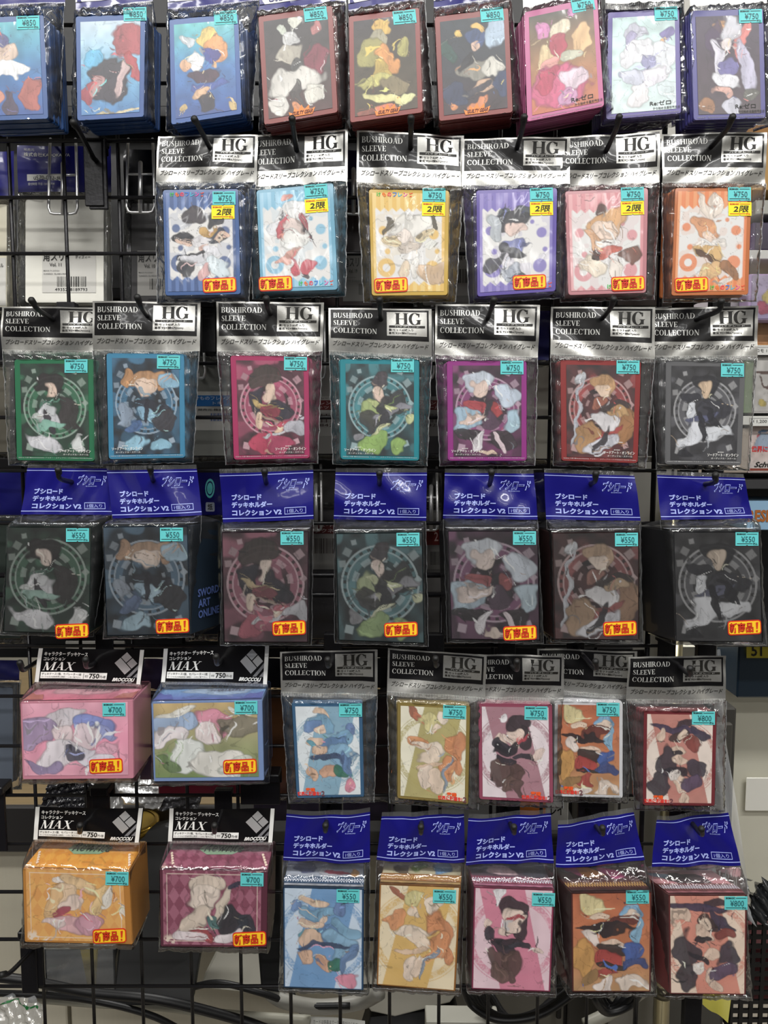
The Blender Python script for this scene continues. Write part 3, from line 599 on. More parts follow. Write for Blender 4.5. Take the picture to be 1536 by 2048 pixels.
def lettered(T, parent, F, kind):
    l = PB(F)
    if kind == 'kemono':
        for i, ch in enumerate('けものフレンズ'):
            l.text(ch, .50+.066*i, .905, .55+.066*i, .95, .0006, M(['3cb44a', 'e8762c', 'e23c4c', '3a7ad0', '48b0c8', 'd84a9a', 'e05030'][i], .5), .03)
    elif kind == 'kemono_top':
        for i, ch in enumerate('けものフレンズ'): l.text(ch, .10+.066*i, .03, .15+.066*i, .07, .0006, M(['3cb44a', 'e8762c', 'e23c4c', '3a7ad0', '48b0c8', 'd84a9a', 'e05030'][i], .5), .03)
    elif kind in ('sao_l', 'sao_r'):
        o = 0 if kind == 'sao_l' else .5
        l.text('劇場版', .18+o, .868, .26+o, .878, .0006, WHITE); l.text('ソードアート・オンライン', .05+o, .885, .45+o, .915, .0006, WHITE, .01)
        l.text('オーディナル・スケール', .10+o, .925, .42+o, .942, .0006, WHITE); l.text('©2016 川原 礫/KADOKAWA アスキー・メディアワークス刊/SAO MOVIE Project', .03, .962, .97, .978, .0006, M('b8b8b8'))
    elif kind in ('kono_l', 'kono_r'):
        o = 0 if kind == 'kono_l' else .55
        l.text('素晴', .14+o, .885, .28+o, .93, .0006, M('e85a28'), .04); l.text('世界に祝福を!', .02+o, .925, .36+o, .97, .0006, M('dc3c34'), .04); l.text('2', .37+o, .92, .42+o, .975, .0007, M('6a4048'), .03)
        l.text('©2017 暁なつめ・三嶋くろね/KADOKAWA/このすば2製作委員会', .3, .978, .97, .992, .0006, INK)
    elif kind == 'rezero':
        l.text('Re:ゼロ', .58, .86, .86, .905, .0006, INK, .01); l.text('から始める異世界生活', .62, .92, .98, .945, .0006, INK, .01); l.text('©長月達平・株式会社KADOKAWA刊/Re:ゼロから始める異世界生活製作委員会', .05, .97, .97, .985, .0006, M('777777'))
    elif kind == 'flame':
        l.poly([(.36, .97), (.34, .92), (.40, .94), (.42, .885), (.47, .92), (.52, .87), (.55, .92), (.62, .88), (.62, .93), (.70, .91), (.66, .97)], .0005, M('d8803c', .5)); l.text('GUILTY GEAR', .38, .925, .66, .96, .0008, M('5a1c10'), .03, shear=3)
    l.done('front_lettering', T, parent)
# row data: header quad, card quad (TL TR BR BL in photo pixels)
def pack(kind, label, hq, q, edge, art, price=None, pb=None, lim=None, new=None, Dc=.712, Dh=.722, tilt=(0, 0), t=.018, layers=5, group=None,
         ink=None, inset=(.045, .04, .955, .96), seed=0, ml=16, mr=16, mb=10, shift=0, yaw=0, fade=1, sat=1, bagD=None, frosted=False, lip=None):
    Dt, Db = Dc+tilt[0], Dc+tilt[1]; y0 = (q[0][1]+q[1][1])/2; y1 = (q[2][1]+q[3][1])/2
    Dp = lambda y: Dt+(Db-Dt)*(y-y0)/(y1-y0)
    c = px_quad(q, [Dt, Dt, Db, Db]); base = (c[2]+c[3])/2
    T = Thing('deck_box' if kind in ('v2', 'max') else 'card_sleeve_pack', label, 'deck box' if kind in ('v2', 'max') else 'card sleeves', base, group)
    if hq:
        F, hd = {'hg': header_hg, 'v2': header_v2, 'max': header_max, 'blue': header_top, 'foil': header_foil}[kind](T, hq, Dh, seed)
    er, eg, eb = (int(edge[i:i+2], 16) for i in (0, 2, 4)); g_ = (er+eg+eb)/3; edge = ''.join('%02x' % int(.86*(x*.78+g_*.22)) for x in (er, eg, eb))
    em = M(edge, .35, coat=.5, name='sleeve_plastic')
    Fc_ = surfF(c)
    asp = (c[3]-c[0]).length/(c[1]-c[0]).length
    if kind in ('v2', 'max'):
        o = box_body(T, c, t, em, yaw, lip, kind, q, art); r = 0
        art_mesh(T, o, Fc_, ART[art], asp*(inset[3]-inset[1])/(inset[2]-inset[0]), 104 if kind == 'v2' else 150, 130 if kind == 'v2' else 100, fade, sat, box=inset, mat=print_mat('frosted_box_print', .38, .6, .12, 18))
    else:
        o = slab_stack(T, c, t, layers, em, seed=seed, shift=shift, yaw=yaw)
        art_mesh(T, o, Fc_, ART[art], asp*(inset[3]-inset[1])/(inset[2]-inset[0]), 100, 132, fade, sat, box=inset)
    if ink: lettered(T, o, Fc_, ink)
    slope = math.atan2(q[1][1]-q[0][1], q[1][0]-q[0][0])
    if price: stick(T, 'price_sticker', pb[0], pb[1], 46, 27, slope*.8, Dp, 'price', price)
    if lim: stick(T, 'limit_sticker', lim[0], lim[1], 46, 27, slope*.8, Dp, 'limit')
    if new: stick(T, 'new_item_sticker', new[0], new[1], 67, 29, -.045, Dp, 'new')
    if hq:
        Dm = bagD or Dc+t*.5
        bag(T, c, seam_for(q, hq, Dm, ml, mr, mb, Dh), t, seed, wr=.0015 if kind not in ('max', 'v2') else .0010, yaw=yaw, mat=film_mat('box_film', .012, .8, .07, bump=.55, scale=45, haze=.02) if kind in ('max', 'v2') else None)
    return T
def header_top(T, q, D, seed):
    F = surfF(px_quad(q, D), header_waves(seed, .6)); b = PB(F); b.rect(0, 0, 1, 1, 0, BLUE, 24, 14); b.rect(.0, .70, 1, .86, .0004, WHITE, 24, 2)
    hd = b.done('header_card', T, smooth=True); l = PB(F)
    l.text('CARD SLEEVE COLLECTION', .12, .73, .94, .83, .0007, BLUE, .035, shear=1); l.poly([(.02, .7), (.08, .7), (.05, .78), (.08, .86), (.02, .86)], .0007, BLUE)
    l.done('lettering', T, hd); crimp(T, hd, F, 1.0, 1.07); return F, hd
def header_foil(T, q, D, seed):
    F = surfF(px_quad(q, D), header_waves(seed)); b = PB(F); b.rect(0, 0, 1, 1, 0, SILVER, 24, 14); b.rect(.02, .035, .972, .69, .00025, BLACK, 20, 8)
    hd = b.done('header_card', T, smooth=True); crimp(T, hd, F, 1.0, 1.12); return F, hd
def box_body(T, c, t, em, yaw, lip, kind, q, art):
    """deck case: six faces with bevelled edges, lid line and printed lid"""
    V = []; Fc = []; uv = outline(c, .012, 3); K = len(uv); U = np.array([a for a, b in uv]); W = np.array([b for a, b in uv])
    base = bil(c, U, W); cen = base.mean(0)
    for yy, sc in ((0, .992), (.0012, 1), (t*.5, 1.003), (t-.0012, 1), (t, .992)):
        V += (cen+(base-cen)*sc+np.array([yaw*yy, yy, 0])).tolist()
    for r_ in range(4):
        for k in range(K):
            k2 = (k+1) % K; Fc.append((r_*K+k, r_*K+k2, (r_+1)*K+k2, (r_+1)*K+k))
    Fc.append(tuple(range(K-1, -1, -1))); Fc.append(tuple(4*K+k for k in range(K)))
    o = mk('case_body', V, Fc, em, T)
    # printed lid on the top face
    a, b = c[0], c[1]; dy = Vector((yaw*t, t, 0)); up = Vector((0, 0, .0006))
    tc = [a+dy+up, b+dy+up, b+up, a+up]
    def FT(u, v, h):
        p = bil(tc, np.asarray(u, float), np.asarray(v, float)); p[:, 2] += h; return p
    if lip:
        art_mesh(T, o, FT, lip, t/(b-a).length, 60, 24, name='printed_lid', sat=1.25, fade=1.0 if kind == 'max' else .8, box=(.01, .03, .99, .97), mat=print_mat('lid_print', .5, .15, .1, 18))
        l = PB(FT)
        if kind == 'v2':
            l.rect(.0, .62, 1, .9, .0008, em, 1, 1)
            n = 30
            for i in range(n):
                u = i/n; l.poly([(u, .76), (u+.5/n, .66), (u+1/n, .76), (u+.5/n, .86)], .0010, M('c8a060' if edge_gold(art) else 'c8ccd8', .5)); l.poly([(u+.25/n, .76), (u+.5/n, .71), (u+.75/n, .76), (u+.5/n, .81)], .0012, em)
        elif art in ('m3', 'm4'):
            l.poly([(.32, .22), (.64, .18), (.72, .34), (.62, .52), (.38, .54), (.29, .38)], .0008, M('8fb090', .5)); l.text('Rewrite', .34, .16, .70, .46, .0012, M('2c3c34'), 0, shear=3)
            for sx in (.03, .90):
                for k in range(5): l.poly([(sx+.07*k/5, .5+.08*k), (sx+.012+.07*k/5, .47+.08*k), (sx+.03+.07*k/5, .52+.08*k), (sx+.012+.07*k/5, .57+.08*k)], .0008, M('f0dcc8', .5))
        elif art in ('m1', 'm2'):
            l.text('Re:ゼロ', .46, .16, .62, .40, .0010, M('3a2838'), .02); l.text('から始める異世界生活', .48, .46, .80, .60, .0010, M('4a3048'))
            for sx, sg in ((.02, 1), (.98, -1)): l.poly([(sx, .95), (sx, .60), (sx+sg*.06, .72), (sx+sg*.12, .70), (sx+sg*.17, .95)], .0008, M('b07068' if art == 'm1' else '6068a8', .5))
        if l.v: l.done('lid_print', T, o)
    if art == 'g2':
        r0, r1 = c[1], c[2]; tcs = [r0+Vector((.0007, 0, 0)), r0+dy+Vector((.0012, 0, 0)), r1+dy+Vector((.0012, 0, 0)), r1+Vector((.0007, 0, 0))]
        def FS(u, v, h):
            p = bil(tcs, np.asarray(u, float), np.asarray(v, float)); p[:, 0] += h; return p
        l = PB(FS)
        for i, s_ in enumerate(('SWORD', 'ART', 'ONLINE')): l.text(s_, .2, .60+.1*i, .2+(.62 if i != 1 else .36), .675+.1*i, .0005, M('4a5c90', .5), .03)
        l.done('side_lettering', T, o)
    return o
def edge_gold(art): return art in ('ds2', 'ds4')

# ------------------------------------------------------------------ setting: floor, ceiling, walls
def room():
    m = M('8a8378', .45, coat=.3, var=.25, scale=9, name='vinyl_floor')
    nx, ny = 16, 18; T = None; flo = mk('floor', *boxv(-3.2, -5, -.05, 3.2, 3.4, -.004), M('3a3733', .7), None); flo['kind'] = 'structure'
    V, Fc = boxv(0, 0, 0, .395, .395, .004, .0008); me = None
    for i in range(nx):
        for j in range(8):
            x = -3.16+.4*i; y = .2+.4*j
            if me is None: o = mk('floor_tile', V, Fc, m); me = o.data
            else: o = bpy.data.objects.new('floor_tile', me); COL.objects.link(o)
            o.location = (x, y, -.004); o.parent = flo
    c = mk('ceiling', *boxv(-3.2, -5, 2.62, 3.2, 3.4, 2.7), M('e4e4e0', .8)); c['kind'] = 'structure'
    for n, b, h in (('wall_back', (-3.2, 3.3, 0, 3.2, 3.4, 2.62), 'b8b4a8'), ('wall_left', (-3.3, -5, 0, -3.2, 3.4, 2.62), 'd0cec8'), ('wall_right', (3.2, -5, 0, 3.3, 3.4, 2.62), 'd0cec8'), ('wall_front', (-3.2, -5.1, 0, 3.2, -5, 2.62), 'd8d6d0')):
        o = mk(n, *boxv(*b), M(h, .8)); o['kind'] = 'structure'
    o = mk('added_reflection_wall', *boxv(-2.2, -1.62, 0, 2.2, -1.5, 1.42, .004), M('24242a', .5, var=.4, scale=3)); o['kind'] = 'structure'  # unseen dark partition, added for the lower silver headers to reflect
    for i, (lx, ly) in enumerate(LAMPS):
        T = Thing('ceiling_light', 'white batten ceiling light %s' % ['above the shopper at left', 'above the shopper at right', 'one row back at left', 'one row back at right', 'two rows back at left', 'two rows back at right', 'at the far end of the aisle, left', 'at the far end of the aisle, right', 'beyond the wire grid', 'beyond the wire grid at right'][i], 'ceiling light', (lx, ly, 2.62), 'ceiling lights above the aisle')
        a = Acc(); a.add(boxv(lx-.62, ly-.05, 2.575, lx+.62, ly+.05, 2.62, .006)); a.mk('housing', M('e0e0dc', .5), T)
        V, Fc = tube([(lx-.58, ly, 2.555), (lx+.58, ly, 2.555)], .014, 10); mk('tube', V, Fc, M('f4f6ff', .5, emit=4), T, smooth=True)
room()
# ------------------------------------------------------------------ wire grid panels
def grid_panel(label, zt, nrow, x0, ncol, over=.0):
    D = .76; T = Thing('wire_grid_panel', label, 'wire grid', (x0+ncol*.025, D, zt-.05*(nrow-1)))
    r = .0018
    for i in range(nrow):
        z = zt-.05*i; V, Fc = tube([(x0-.01, D, z), (x0+.05*(ncol-1)+.01, D, z)], r if 0 < i < nrow-1 else .0026, 8); mk('horizontal_wire', V, Fc, BLKMETAL, T, smooth=True)
    for k in range(ncol):
        x = x0+.05*k; V, Fc = tube([(x, D+.0036, zt+over), (x, D+.0036, zt-.05*(nrow-1)-.004)], r if 0 < k < ncol-1 else .0026, 8); mk('vertical_wire', V, Fc, BLKMETAL, T, smooth=True)
    for k in (1, ncol-2):
        a = Acc(); x = x0+.05*k; a.add(boxv(x-.02, D-.004, zt-.05*(nrow-1)-.012, x+.02, D+.006, zt-.05*(nrow-1)+.008, .002)); a.mk('joining_clip', BLKMETAL, T)
    return T
grid_panel('upper black wire grid panel behind the top four rows', CZ+.2163+.20, 12, -.4435, 15)
grid_panel('lower black wire grid panel behind the bottom two rows', CZ-.1527, 12, -.4444, 15)

T = Thing('hook_rail', 'slim black upright rail carrying the hooks of the last column', 'rail', (.312, .76, .5))
mk('rail_bar', *boxv(.303, .758, .40, .321, .768, 2.0, .001), BLKMETAL, T)
mk('base_plate', *boxv(.262, .70, -.004+.004, .362, .83, .008, .002), BLKMETAL, T); mk('rail_post', *boxv(.305, .760, .006, .319, .767, .41), BLKMETAL, T)
# ------------------------------------------------------------------ the packs on the hooks
G1 = None
# top row
R1 = [
 ('large blue bordered card sleeves cut off by the left edge of the top row', 'blue', (-60, 14, 130, 6), [(-55, 35), (88, 29), (97, 238), (-45, 243)], '1c54a8', 'a1', '¥850', (56, 45), 'x'),
 ('blue bordered card sleeves with a bright white glare across the upper half', 'blue', (152, 20, 306, 3), [(151, 32), (291, 27), (288, 234), (154, 242)], '2058b0', 'a2', '¥850', (270, 28), 'x'),
 ('blue bordered card sleeves with blond, orange and white print on turquoise', 'blue', (336, 20, 520, 0), [(338, 38), (477, 27), (484, 228), (342, 250)], '1c58b4', 'a3', '¥850', (451, 35), 'x'),
 ('red bordered card sleeves with pale grey print on a dark ground', 'blue', (516, 26, 692, 2), [(516, 32), (665, 10), (676, 225), (528, 251)], '9c3430', 'a4', '¥850', (631, 28), 'flame'),
 ('red bordered card sleeves with yellow and olive print', 'blue', (697, 22, 850, -4), [(697, 32), (839, 14), (846, 225), (700, 246)], 'a03430', 'a5', '¥850', (809, 34), 'flame'),
 ('red bordered card sleeves with blue and black print', 'blue', (868, 16, 1022, -6), [(869, 33), (1017, 14), (1026, 225), (878, 243)], '9c3432', 'a6', '¥850', (984, 29), 'flame'),
 ('pink bordered card sleeves tilted, with crimson and orange print', 'foil', (1046, 18, 1200, -18), [(1047, 24), (1195, -8), (1209, 213), (1054, 244)], 'd85c9c', 'a7', '¥750', (1166, 9), 'rezero'),
 ('violet bordered card sleeves with pale white and mint print', 'foil', (1210, 8, 1366, 2), [(1215, 24), (1359, 16), (1363, 227), (1212, 240)], '6050b0', 'a8', '¥750', (1332, 27), 'rezero'),
 ('indigo bordered card sleeves at the right end of the top row, purple and white print', 'foil', (1380, 12, 1534, 8), [(1380, 21), (1527, 16), (1532, 237), (1387, 241)], '4440a0', 'a9', '¥750', (1501, 32), 'rezero'),
]
for i, (lb, k, hb, q, e, art, pr, pb, ink) in enumerate(R1):
    hq = [(hb[0]-2, hb[1]-104), (hb[2]+2, hb[3]-104), (hb[2], hb[3]), (hb[0], hb[1])]
    pack(k, lb, hq, q, e, art, pr, pb, Dc=(.706-.001*(i % 2) if i != 7 else .716), Dh=.722, t=.036, layers=9, group='card sleeve packs in the top row', ink=ink if ink != 'x' else None,
         inset=(.07, .06, .93, .95), seed=i+1, ml=10, mr=22, mb=12, tilt=(.004, -.004) if i != 1 else (.003, -.003), shift=(.004 if i < 6 else -.003), bagD=.722)
# second row
R2 = [
 ('blue striped sleeve pack with navy, white and black print in the second row', [(315, 271), (516, 269), (513, 364), (311, 364)], [(325, 379), (477, 377), (482, 589), (330, 592)], '3c66b0', 'b1', (448, 396), (446, 424), (439, 570), 0, 'kemono_top'),
 ('light blue sleeve pack with white and red print', [(497, 270), (696, 260), (695, 364), (496, 374)], [(512, 380), (667, 365), (676, 580), (521, 585)], '6cb8dc', 'b2', (632, 382), (633, 411), (551, 567), .004, 'kemono'),
 ('yellow bordered sleeve pack with pale cream print', [(714, 262), (928, 271), (927, 373), (713, 364)], [(737, 378), (899, 380), (896, 591), (743, 592)], 'e8b83c', 'b3', (868, 390), (867, 418), (782, 570), 0, 'kemono_top'),
 ('purple striped sleeve pack with black and grey print', [(925, 278), (1141, 274), (1140, 368), (923, 371)], [(952, 380), (1115, 375), (1112, 583), (954, 594)], '6450bc', 'b4', (1083, 389), (1083, 417), (1059, 564), 0, 'kemono'),
 ('pink striped sleeve pack with tan and orange red print', [(1120, 275), (1320, 262), (1319, 365), (1120, 372)], [(1129, 382), (1297, 375), (1293, 586), (1136, 591)], 'd8868e', 'b5', (1265, 388), (1265, 416), (1256, 567), .004, 'kemono'),
 ('orange striped sleeve pack with cream and brown print', [(1325, 267), (1534, 265), (1532, 366), (1323, 366)], [(1350, 375), (1504, 375), (1497, 590), (1342, 592)], 'e07434', 'b6', (1479, 388), (1480, 418), (1383, 569), 0, 'kemono'),
]
for i, (lb, hq, q, e, art, pb, lim, new, dy, ink) in enumerate(R2):
    pack('hg', lb, hq, q, e, art, '¥750', pb, lim, new, Dc=.710+dy, Dh=.720+dy, t=.02, layers=5, group='card sleeve packs in the second row', ink=ink, inset=(.04, .035, .945, .96), seed=20+i, mb=14,
         shift=(.002 if i < 3 else -.004 if i == 5 else -.001))
# third and fourth rows share their pictures
R3 = [
 ('green bordered sleeve pack in the third row, leftmost', [(3, 613), (212, 615), (210, 703), (5, 701)], [(28, 718), (187, 718), (190, 923), (33, 921)], '2c8458', 'g1', (152, 732), .004, 'sao_r'),
 ('sky blue bordered sleeve pack with tan and light blue print', [(185, 602), (400, 604), (399, 703), (185, 701)], [(212, 706), (369, 708), (371, 916), (217, 919)], '3c94c4', 'g2', (337, 724), 0, 'sao_l'),
 ('magenta bordered sleeve pack with dark brown and gold print', [(433, 603), (648, 605), (645, 703), (434, 703)], [(460, 711), (618, 713), (620, 917), (467, 920)], 'c43068', 'g3', (591, 727), 0, 'sao_r'),
 ('teal bordered sleeve pack with lime green print', [(657, 616), (863, 618), (864, 713), (658, 703)], [(679, 718), (839, 720), (839, 922), (681, 919)], '1c98a8', 'g4', (805, 731), .001, 'sao_l'),
 ('purple bordered sleeve pack with silvery blue and black print', [(871, 608), (1080, 610), (1076, 715), (870, 709)], [(893, 722), (1054, 722), (1054, 922), (895, 922)], 'a82c94', 'g5', (1024, 735), 0, 'sao_l'),
 ('red bordered sleeve pack with long blade shape and tan print', [(1102, 614), (1311, 614), (1310, 718), (1100, 709)], [(1120, 720), (1283, 722), (1276, 927), (1122, 922)], 'a83434', 'g6', (1256, 734), 0, 'sao_r'),
 ('grey bordered sleeve pack at the right end of the third row', [(1297, 616), (1515, 612), (1514, 713), (1298, 713)], [(1331, 722), (1492, 724), (1483, 931), (1329, 929)], '6c6c70', 'g7', (1465, 740), .004, 'sao_r'),
]
for i, (lb, hq, q, e, art, pb, dy, ink) in enumerate(R3):
    pack('hg', lb, hq, q, e, art, '¥750', pb, Dc=.712+dy, Dh=.720+dy, t=.017, layers=5, group='card sleeve packs in the third row', ink=ink, inset=(.075, .045, .93, .955), seed=40+i, shift=.002 if i < 3 else -.002)
R4 = [
 ('dark green deck box with a blue header, leftmost in the fourth row', [(59, 928), (216, 930), (225, 1030), (45, 1028)], [(14, 1053), (184, 1053), (179, 1268), (7, 1264)], '20302c', 'g1', (155, 1070), (144, 1262), .004, 0),
 ('dark blue deck box turned so its lettered side shows', [(210, 933), (393, 930), (404, 1030), (225, 1037)], [(205, 1053), (376, 1051), (381, 1269), (214, 1272)], '1c2c3c', 'g2', (343, 1069), (345, 1252), 0, .5),
 ('dark maroon deck box with a blue header in the fourth row', [(438, 939), (626, 932), (627, 1038), (445, 1045)], [(443, 1064), (618, 1062), (616, 1285), (448, 1285)], '33202a', 'g3', (584, 1076), (578, 1256), 0, 0),
 ('dark teal deck box with a lime green print', [(671, 937), (854, 937), (852, 1041), (667, 1039)], [(671, 1066), (845, 1064), (849, 1287), (677, 1281)], '1c2c30', 'g4', (816, 1079), (802, 1259), 0, 0),
 ('dark plum deck box with silvery blue print', [(890, 938), (1067, 940), (1075, 1039), (886, 1037)], [(895, 1061), (1076, 1061), (1080, 1281), (902, 1279)], '302630', 'g5', (1049, 1076), (1040, 1266), 0, -.12),
 ('dark red brown deck box with tan print and a long blade shape', [(1089, 938), (1267, 944), (1280, 1041), (1093, 1039)], [(1104, 1065), (1278, 1063), (1278, 1281), (1109, 1279)], '3a2222', 'g6', (1253, 1079), (1240, 1257), .002, -.15),
 ('charcoal deck box at the right end of the fourth row', [(1312, 942), (1487, 949), (1509, 1037), (1320, 1039)], [(1346, 1063), (1520, 1063), (1525, 1285), (1351, 1283)], '242428', 'g7', (1494, 1078), (1489, 1255), 0, -.4),
]
for i, (lb, hq, q, e, art, pb, new, dy, yaw) in enumerate(R4):
    pack('v2', lb, hq, q, e, art, '¥550', pb, None, new, Dc=.703+dy, Dh=.718+dy, t=.042, group='deck boxes with blue headers in the fourth row', seed=60+i, inset=(.012, .01, .988, .99),
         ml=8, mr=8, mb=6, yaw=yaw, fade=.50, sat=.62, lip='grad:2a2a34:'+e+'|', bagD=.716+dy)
# fifth row
pack('max', 'wide pink deck box in the fifth row, leftmost', [(77, 1297), (291, 1299), (283, 1368), (69, 1364)], [(40, 1404), (267, 1400), (268, 1557), (45, 1559)], 'e88ca4', 'm1', '¥700', (228, 1419), None, (212, 1532),
     Dc=.700, Dh=.728, t=.055, group='wide deck boxes in the fifth row', seed=80, inset=(.02, .02, .95, .95), ml=4, mr=6, mb=5, lip='grad:e890a8:f0a0b4:d87890|50,50,30,20,f8c0cc', yaw=0, bagD=.728)
pack('max', 'wide light blue deck box beside the pink one', [(328, 1297), (540, 1291), (536, 1368), (322, 1364)], [(302, 1404), (525, 1400), (529, 1561), (307, 1563)], '7c9cd8', 'm2', '¥700', (492, 1415), None, (480, 1533),
     Dc=.700, Dh=.728, t=.055, group='wide deck boxes in the fifth row', seed=81, inset=(.02, .02, .95, .95), ml=4, mr=10, mb=5, lip='grad:78a8e0:88b4e8:6068b0|50,50,30,20,c0d8f4', bagD=.728)
R5 = [
 ('aqua blue sleeve pack with navy edges in the fifth row', [(560, 1304), (755, 1299), (755, 1392), (562, 1385)], [(583, 1406), (725, 1406), (729, 1595), (593, 1597)], '3c6c98', 's1', '¥750', (701, 1420), 0, 'kono_l'),
 ('gold bordered sleeve pack with cream and orange print', [(776, 1297), (973, 1310), (971, 1398), (774, 1383)], [(794, 1404), (941, 1411), (937, 1610), (794, 1597)], 'a08840', 's2', '¥750', (909, 1424), 0, 'kono_r'),
 ('pink bordered sleeve pack with black and brown print in the fifth row', [(937, 1309), (1128, 1311), (1127, 1398), (937, 1396)], [(956, 1406), (1105, 1408), (1107, 1607), (958, 1599)], 'b04c68', 's3', '¥750', (1072, 1426), .004, 'kono_r'),
 ('white edged sleeve pack with red and blue print partly behind its neighbours', [(1074, 1297), (1275, 1303), (1270, 1392), (1076, 1382)], [(1109, 1402), (1246, 1404), (1246, 1597), (1107, 1593)], 'e4e4e8', 's4', '¥750', (1216, 1419), .010, 'kono_l'),
 ('dark red bordered sleeve pack at the right end of the fifth row', [(1256, 1313), (1453, 1312), (1453, 1400), (1252, 1400)], [(1287, 1421), (1434, 1423), (1430, 1613), (1285, 1611)], '8c3038', 's5', '¥800', (1407, 1436), 0, 'kono_l'),
]
for i, (lb, hq, q, e, art, pr, pb, dy, ink) in enumerate(R5):
    pack('hg', lb, hq, q, e, art, pr, pb, Dc=.710+dy, Dh=.719+dy, t=.02, layers=6, group='card sleeve packs in the fifth row', ink=ink, inset=(.05, .035, .945, .965), seed=90+i, shift=-.005 if i == 4 else -.001,
         mr=20 if i != 3 else 10)
# bottom row
pack('max', 'wide orange deck box with a checked print in the bottom row', [(71, 1614), (287, 1617), (279, 1685), (67, 1679)], [(45, 1737), (259, 1743), (266, 1889), (49, 1884)], 'dc8c34', 'm3', '¥700', (234, 1757), None, (219, 1872),
     Dc=.700, Dh=.728, t=.055, group='wide deck boxes in the bottom row', seed=110, inset=(.03, .0, .94, .97), ml=2, mr=6, mb=4, lip='dia:f4b044:e89428|', bagD=.728)
pack('max', 'wide maroon deck box with a checked print in the bottom row', [(339, 1617), (551, 1617), (546, 1685), (336, 1683)], [(319, 1739), (536, 1743), (534, 1895), (321, 1893)], '6c3044', 'm4', '¥700', (504, 1759), None, (499, 1878),
     Dc=.700, Dh=.728, t=.055, group='wide deck boxes in the bottom row', seed=111, inset=(.03, .0, .94, .97), ml=2, mr=6, mb=4, lip='dia:8c3c58:bc6c88|', bagD=.728)
R6 = [
 ('blue deck box in the bottom row with pale blue print', [(573, 1622), (740, 1617), (740, 1722), (566, 1722)], [(566, 1773), (728, 1777), (727, 1981), (567, 1975)], '2c5480', 's1', '¥550', (696, 1792), -.02, 'grad:9098b8:c0c8d8:c8ccd8|25,30,14,26,505888;50,40,14,24,d8d8e4;84,40,10,20,d8a060;66,35,14,10,c84868', 0),
 ('yellow gold deck box in the bottom row', [(764, 1625), (928, 1621), (930, 1728), (753, 1721)], [(759, 1767), (922, 1773), (911, 1983), (753, 1970)], 'b87430', 's2', '¥550', (889, 1793), .12, 'grad:c8c0a0:d8d0b0:c8a060|18,40,12,24,5c4a38;44,30,10,20,88a850;76,40,14,24,78a8d8', 0),
 ('hot pink deck box in the bottom row', [(937, 1628), (1102, 1620), (1107, 1725), (931, 1727)], [(948, 1773), (1109, 1779), (1101, 1984), (943, 1978)], 'a83c60', 's3', '¥550', (1087, 1799), -.05, 'grad:303040:483848:d080a0|40,30,20,26,e8c8d0;80,40,16,20,404050', 0),
 ('rust brown deck box with red and blue print in the bottom row', [(1115, 1640), (1266, 1617), (1289, 1719), (1111, 1733)], [(1142, 1785), (1304, 1783), (1302, 1984), (1144, 1984)], '6c3430', 's4', '¥550', (1275, 1794), -.28, 'grad:4c2430:502830:5c3030|35,25,12,20,d05090;50,25,12,20,e09040;68,25,14,20,d05090', 0),
 ('salmon deck box at the right end of the bottom row', [(1314, 1632), (1455, 1617), (1480, 1729), (1302, 1731)], [(1337, 1789), (1494, 1789), (1492, 1990), (1339, 1988)], '843838', 's5', '¥800', (1472, 1806), -.40, 'grad:c8a0a8:d898a0:c07078|40,40,20,26,382830;66,40,14,22,403038;20,20,14,16,98b0c8', 0),
]
for i, (lb, hq, q, e, art, pr, pb, yaw, lip, dy) in enumerate(R6):
    pack('v2', lb, hq, q, e, 'd'+art, pr, pb, Dc=.703+.002*(i % 2), Dh=.719, t=.042, group='deck boxes with blue headers in the bottom row', seed=120+i, inset=(.02, .012, .975, .985),
         ml=10, mr=12, mb=5, yaw=yaw, lip=lip, bagD=.718)
# ------------------------------------------------------------------ hooks
HK = {
 'first': [((20+180*i, -60), (20+180*i, -72), (20+180*i, -86)) for i in range(9)],
 'second': [((423, 301), (396, 250), (388, 237)), ((593, 299), (586, 253), (584, 236)), ((821, 299), (822, 260), (822, 234)), ((1033, 300), (1044, 260), (1049, 232)), ((1213, 300), (1232, 258), (1239, 232)), ((1419, 297), (1454, 258), (1466, 232))],
 'third': [((104, 638), (75, 618), (62, 599)), ((295, 632), (283, 614), (274, 593)), ((541, 628), (535, 613), (532, 596)), ((762, 639), (760, 616), (759, 598)), ((975, 637), (983, 616), (988, 598)), ((1203, 638), (1221, 616), (1228, 597)), ((1395, 638), (1437, 621), (1443, 601))],
 'fourth': [((144, 964), (120, 957), (116, 938)), ((307, 963), (303, 950), (300, 935)), ((533, 968), (530, 954), (529, 941)), ((759, 969), (759, 958), (759, 945)), ((979, 970), (983, 954), (983, 943)), ((1180, 968), (1190, 962), (1192, 946)), ((1405, 969), (1430, 964), (1431, 949))],
 'fifth': [((185, 1330), (173, 1333), (171, 1318)), ((440, 1324), (434, 1327), (432, 1312)), ((661, 1328), (656, 1332), (655, 1318)), ((875, 1329), (872, 1331), (871, 1316)), ((1024, 1333), (1034, 1339), (1034, 1322)), ((1168, 1313), (1191, 1338), (1191, 1322)), ((1358, 1332), (1380, 1350), (1380, 1336))],
 'bottom': [((166, 1652), (160, 1664), (160, 1650)), ((433, 1653), (429, 1664), (429, 1650)), ((653, 1640), (651, 1662), (651, 1650)), ((843, 1642), (842, 1666), (842, 1653)), ((1020, 1646), (1028, 1666), (1028, 1653)), ((1190, 1650), (1205, 1668), (1205, 1655)), ((1384, 1646), (1403, 1669), (1403, 1657))],
}
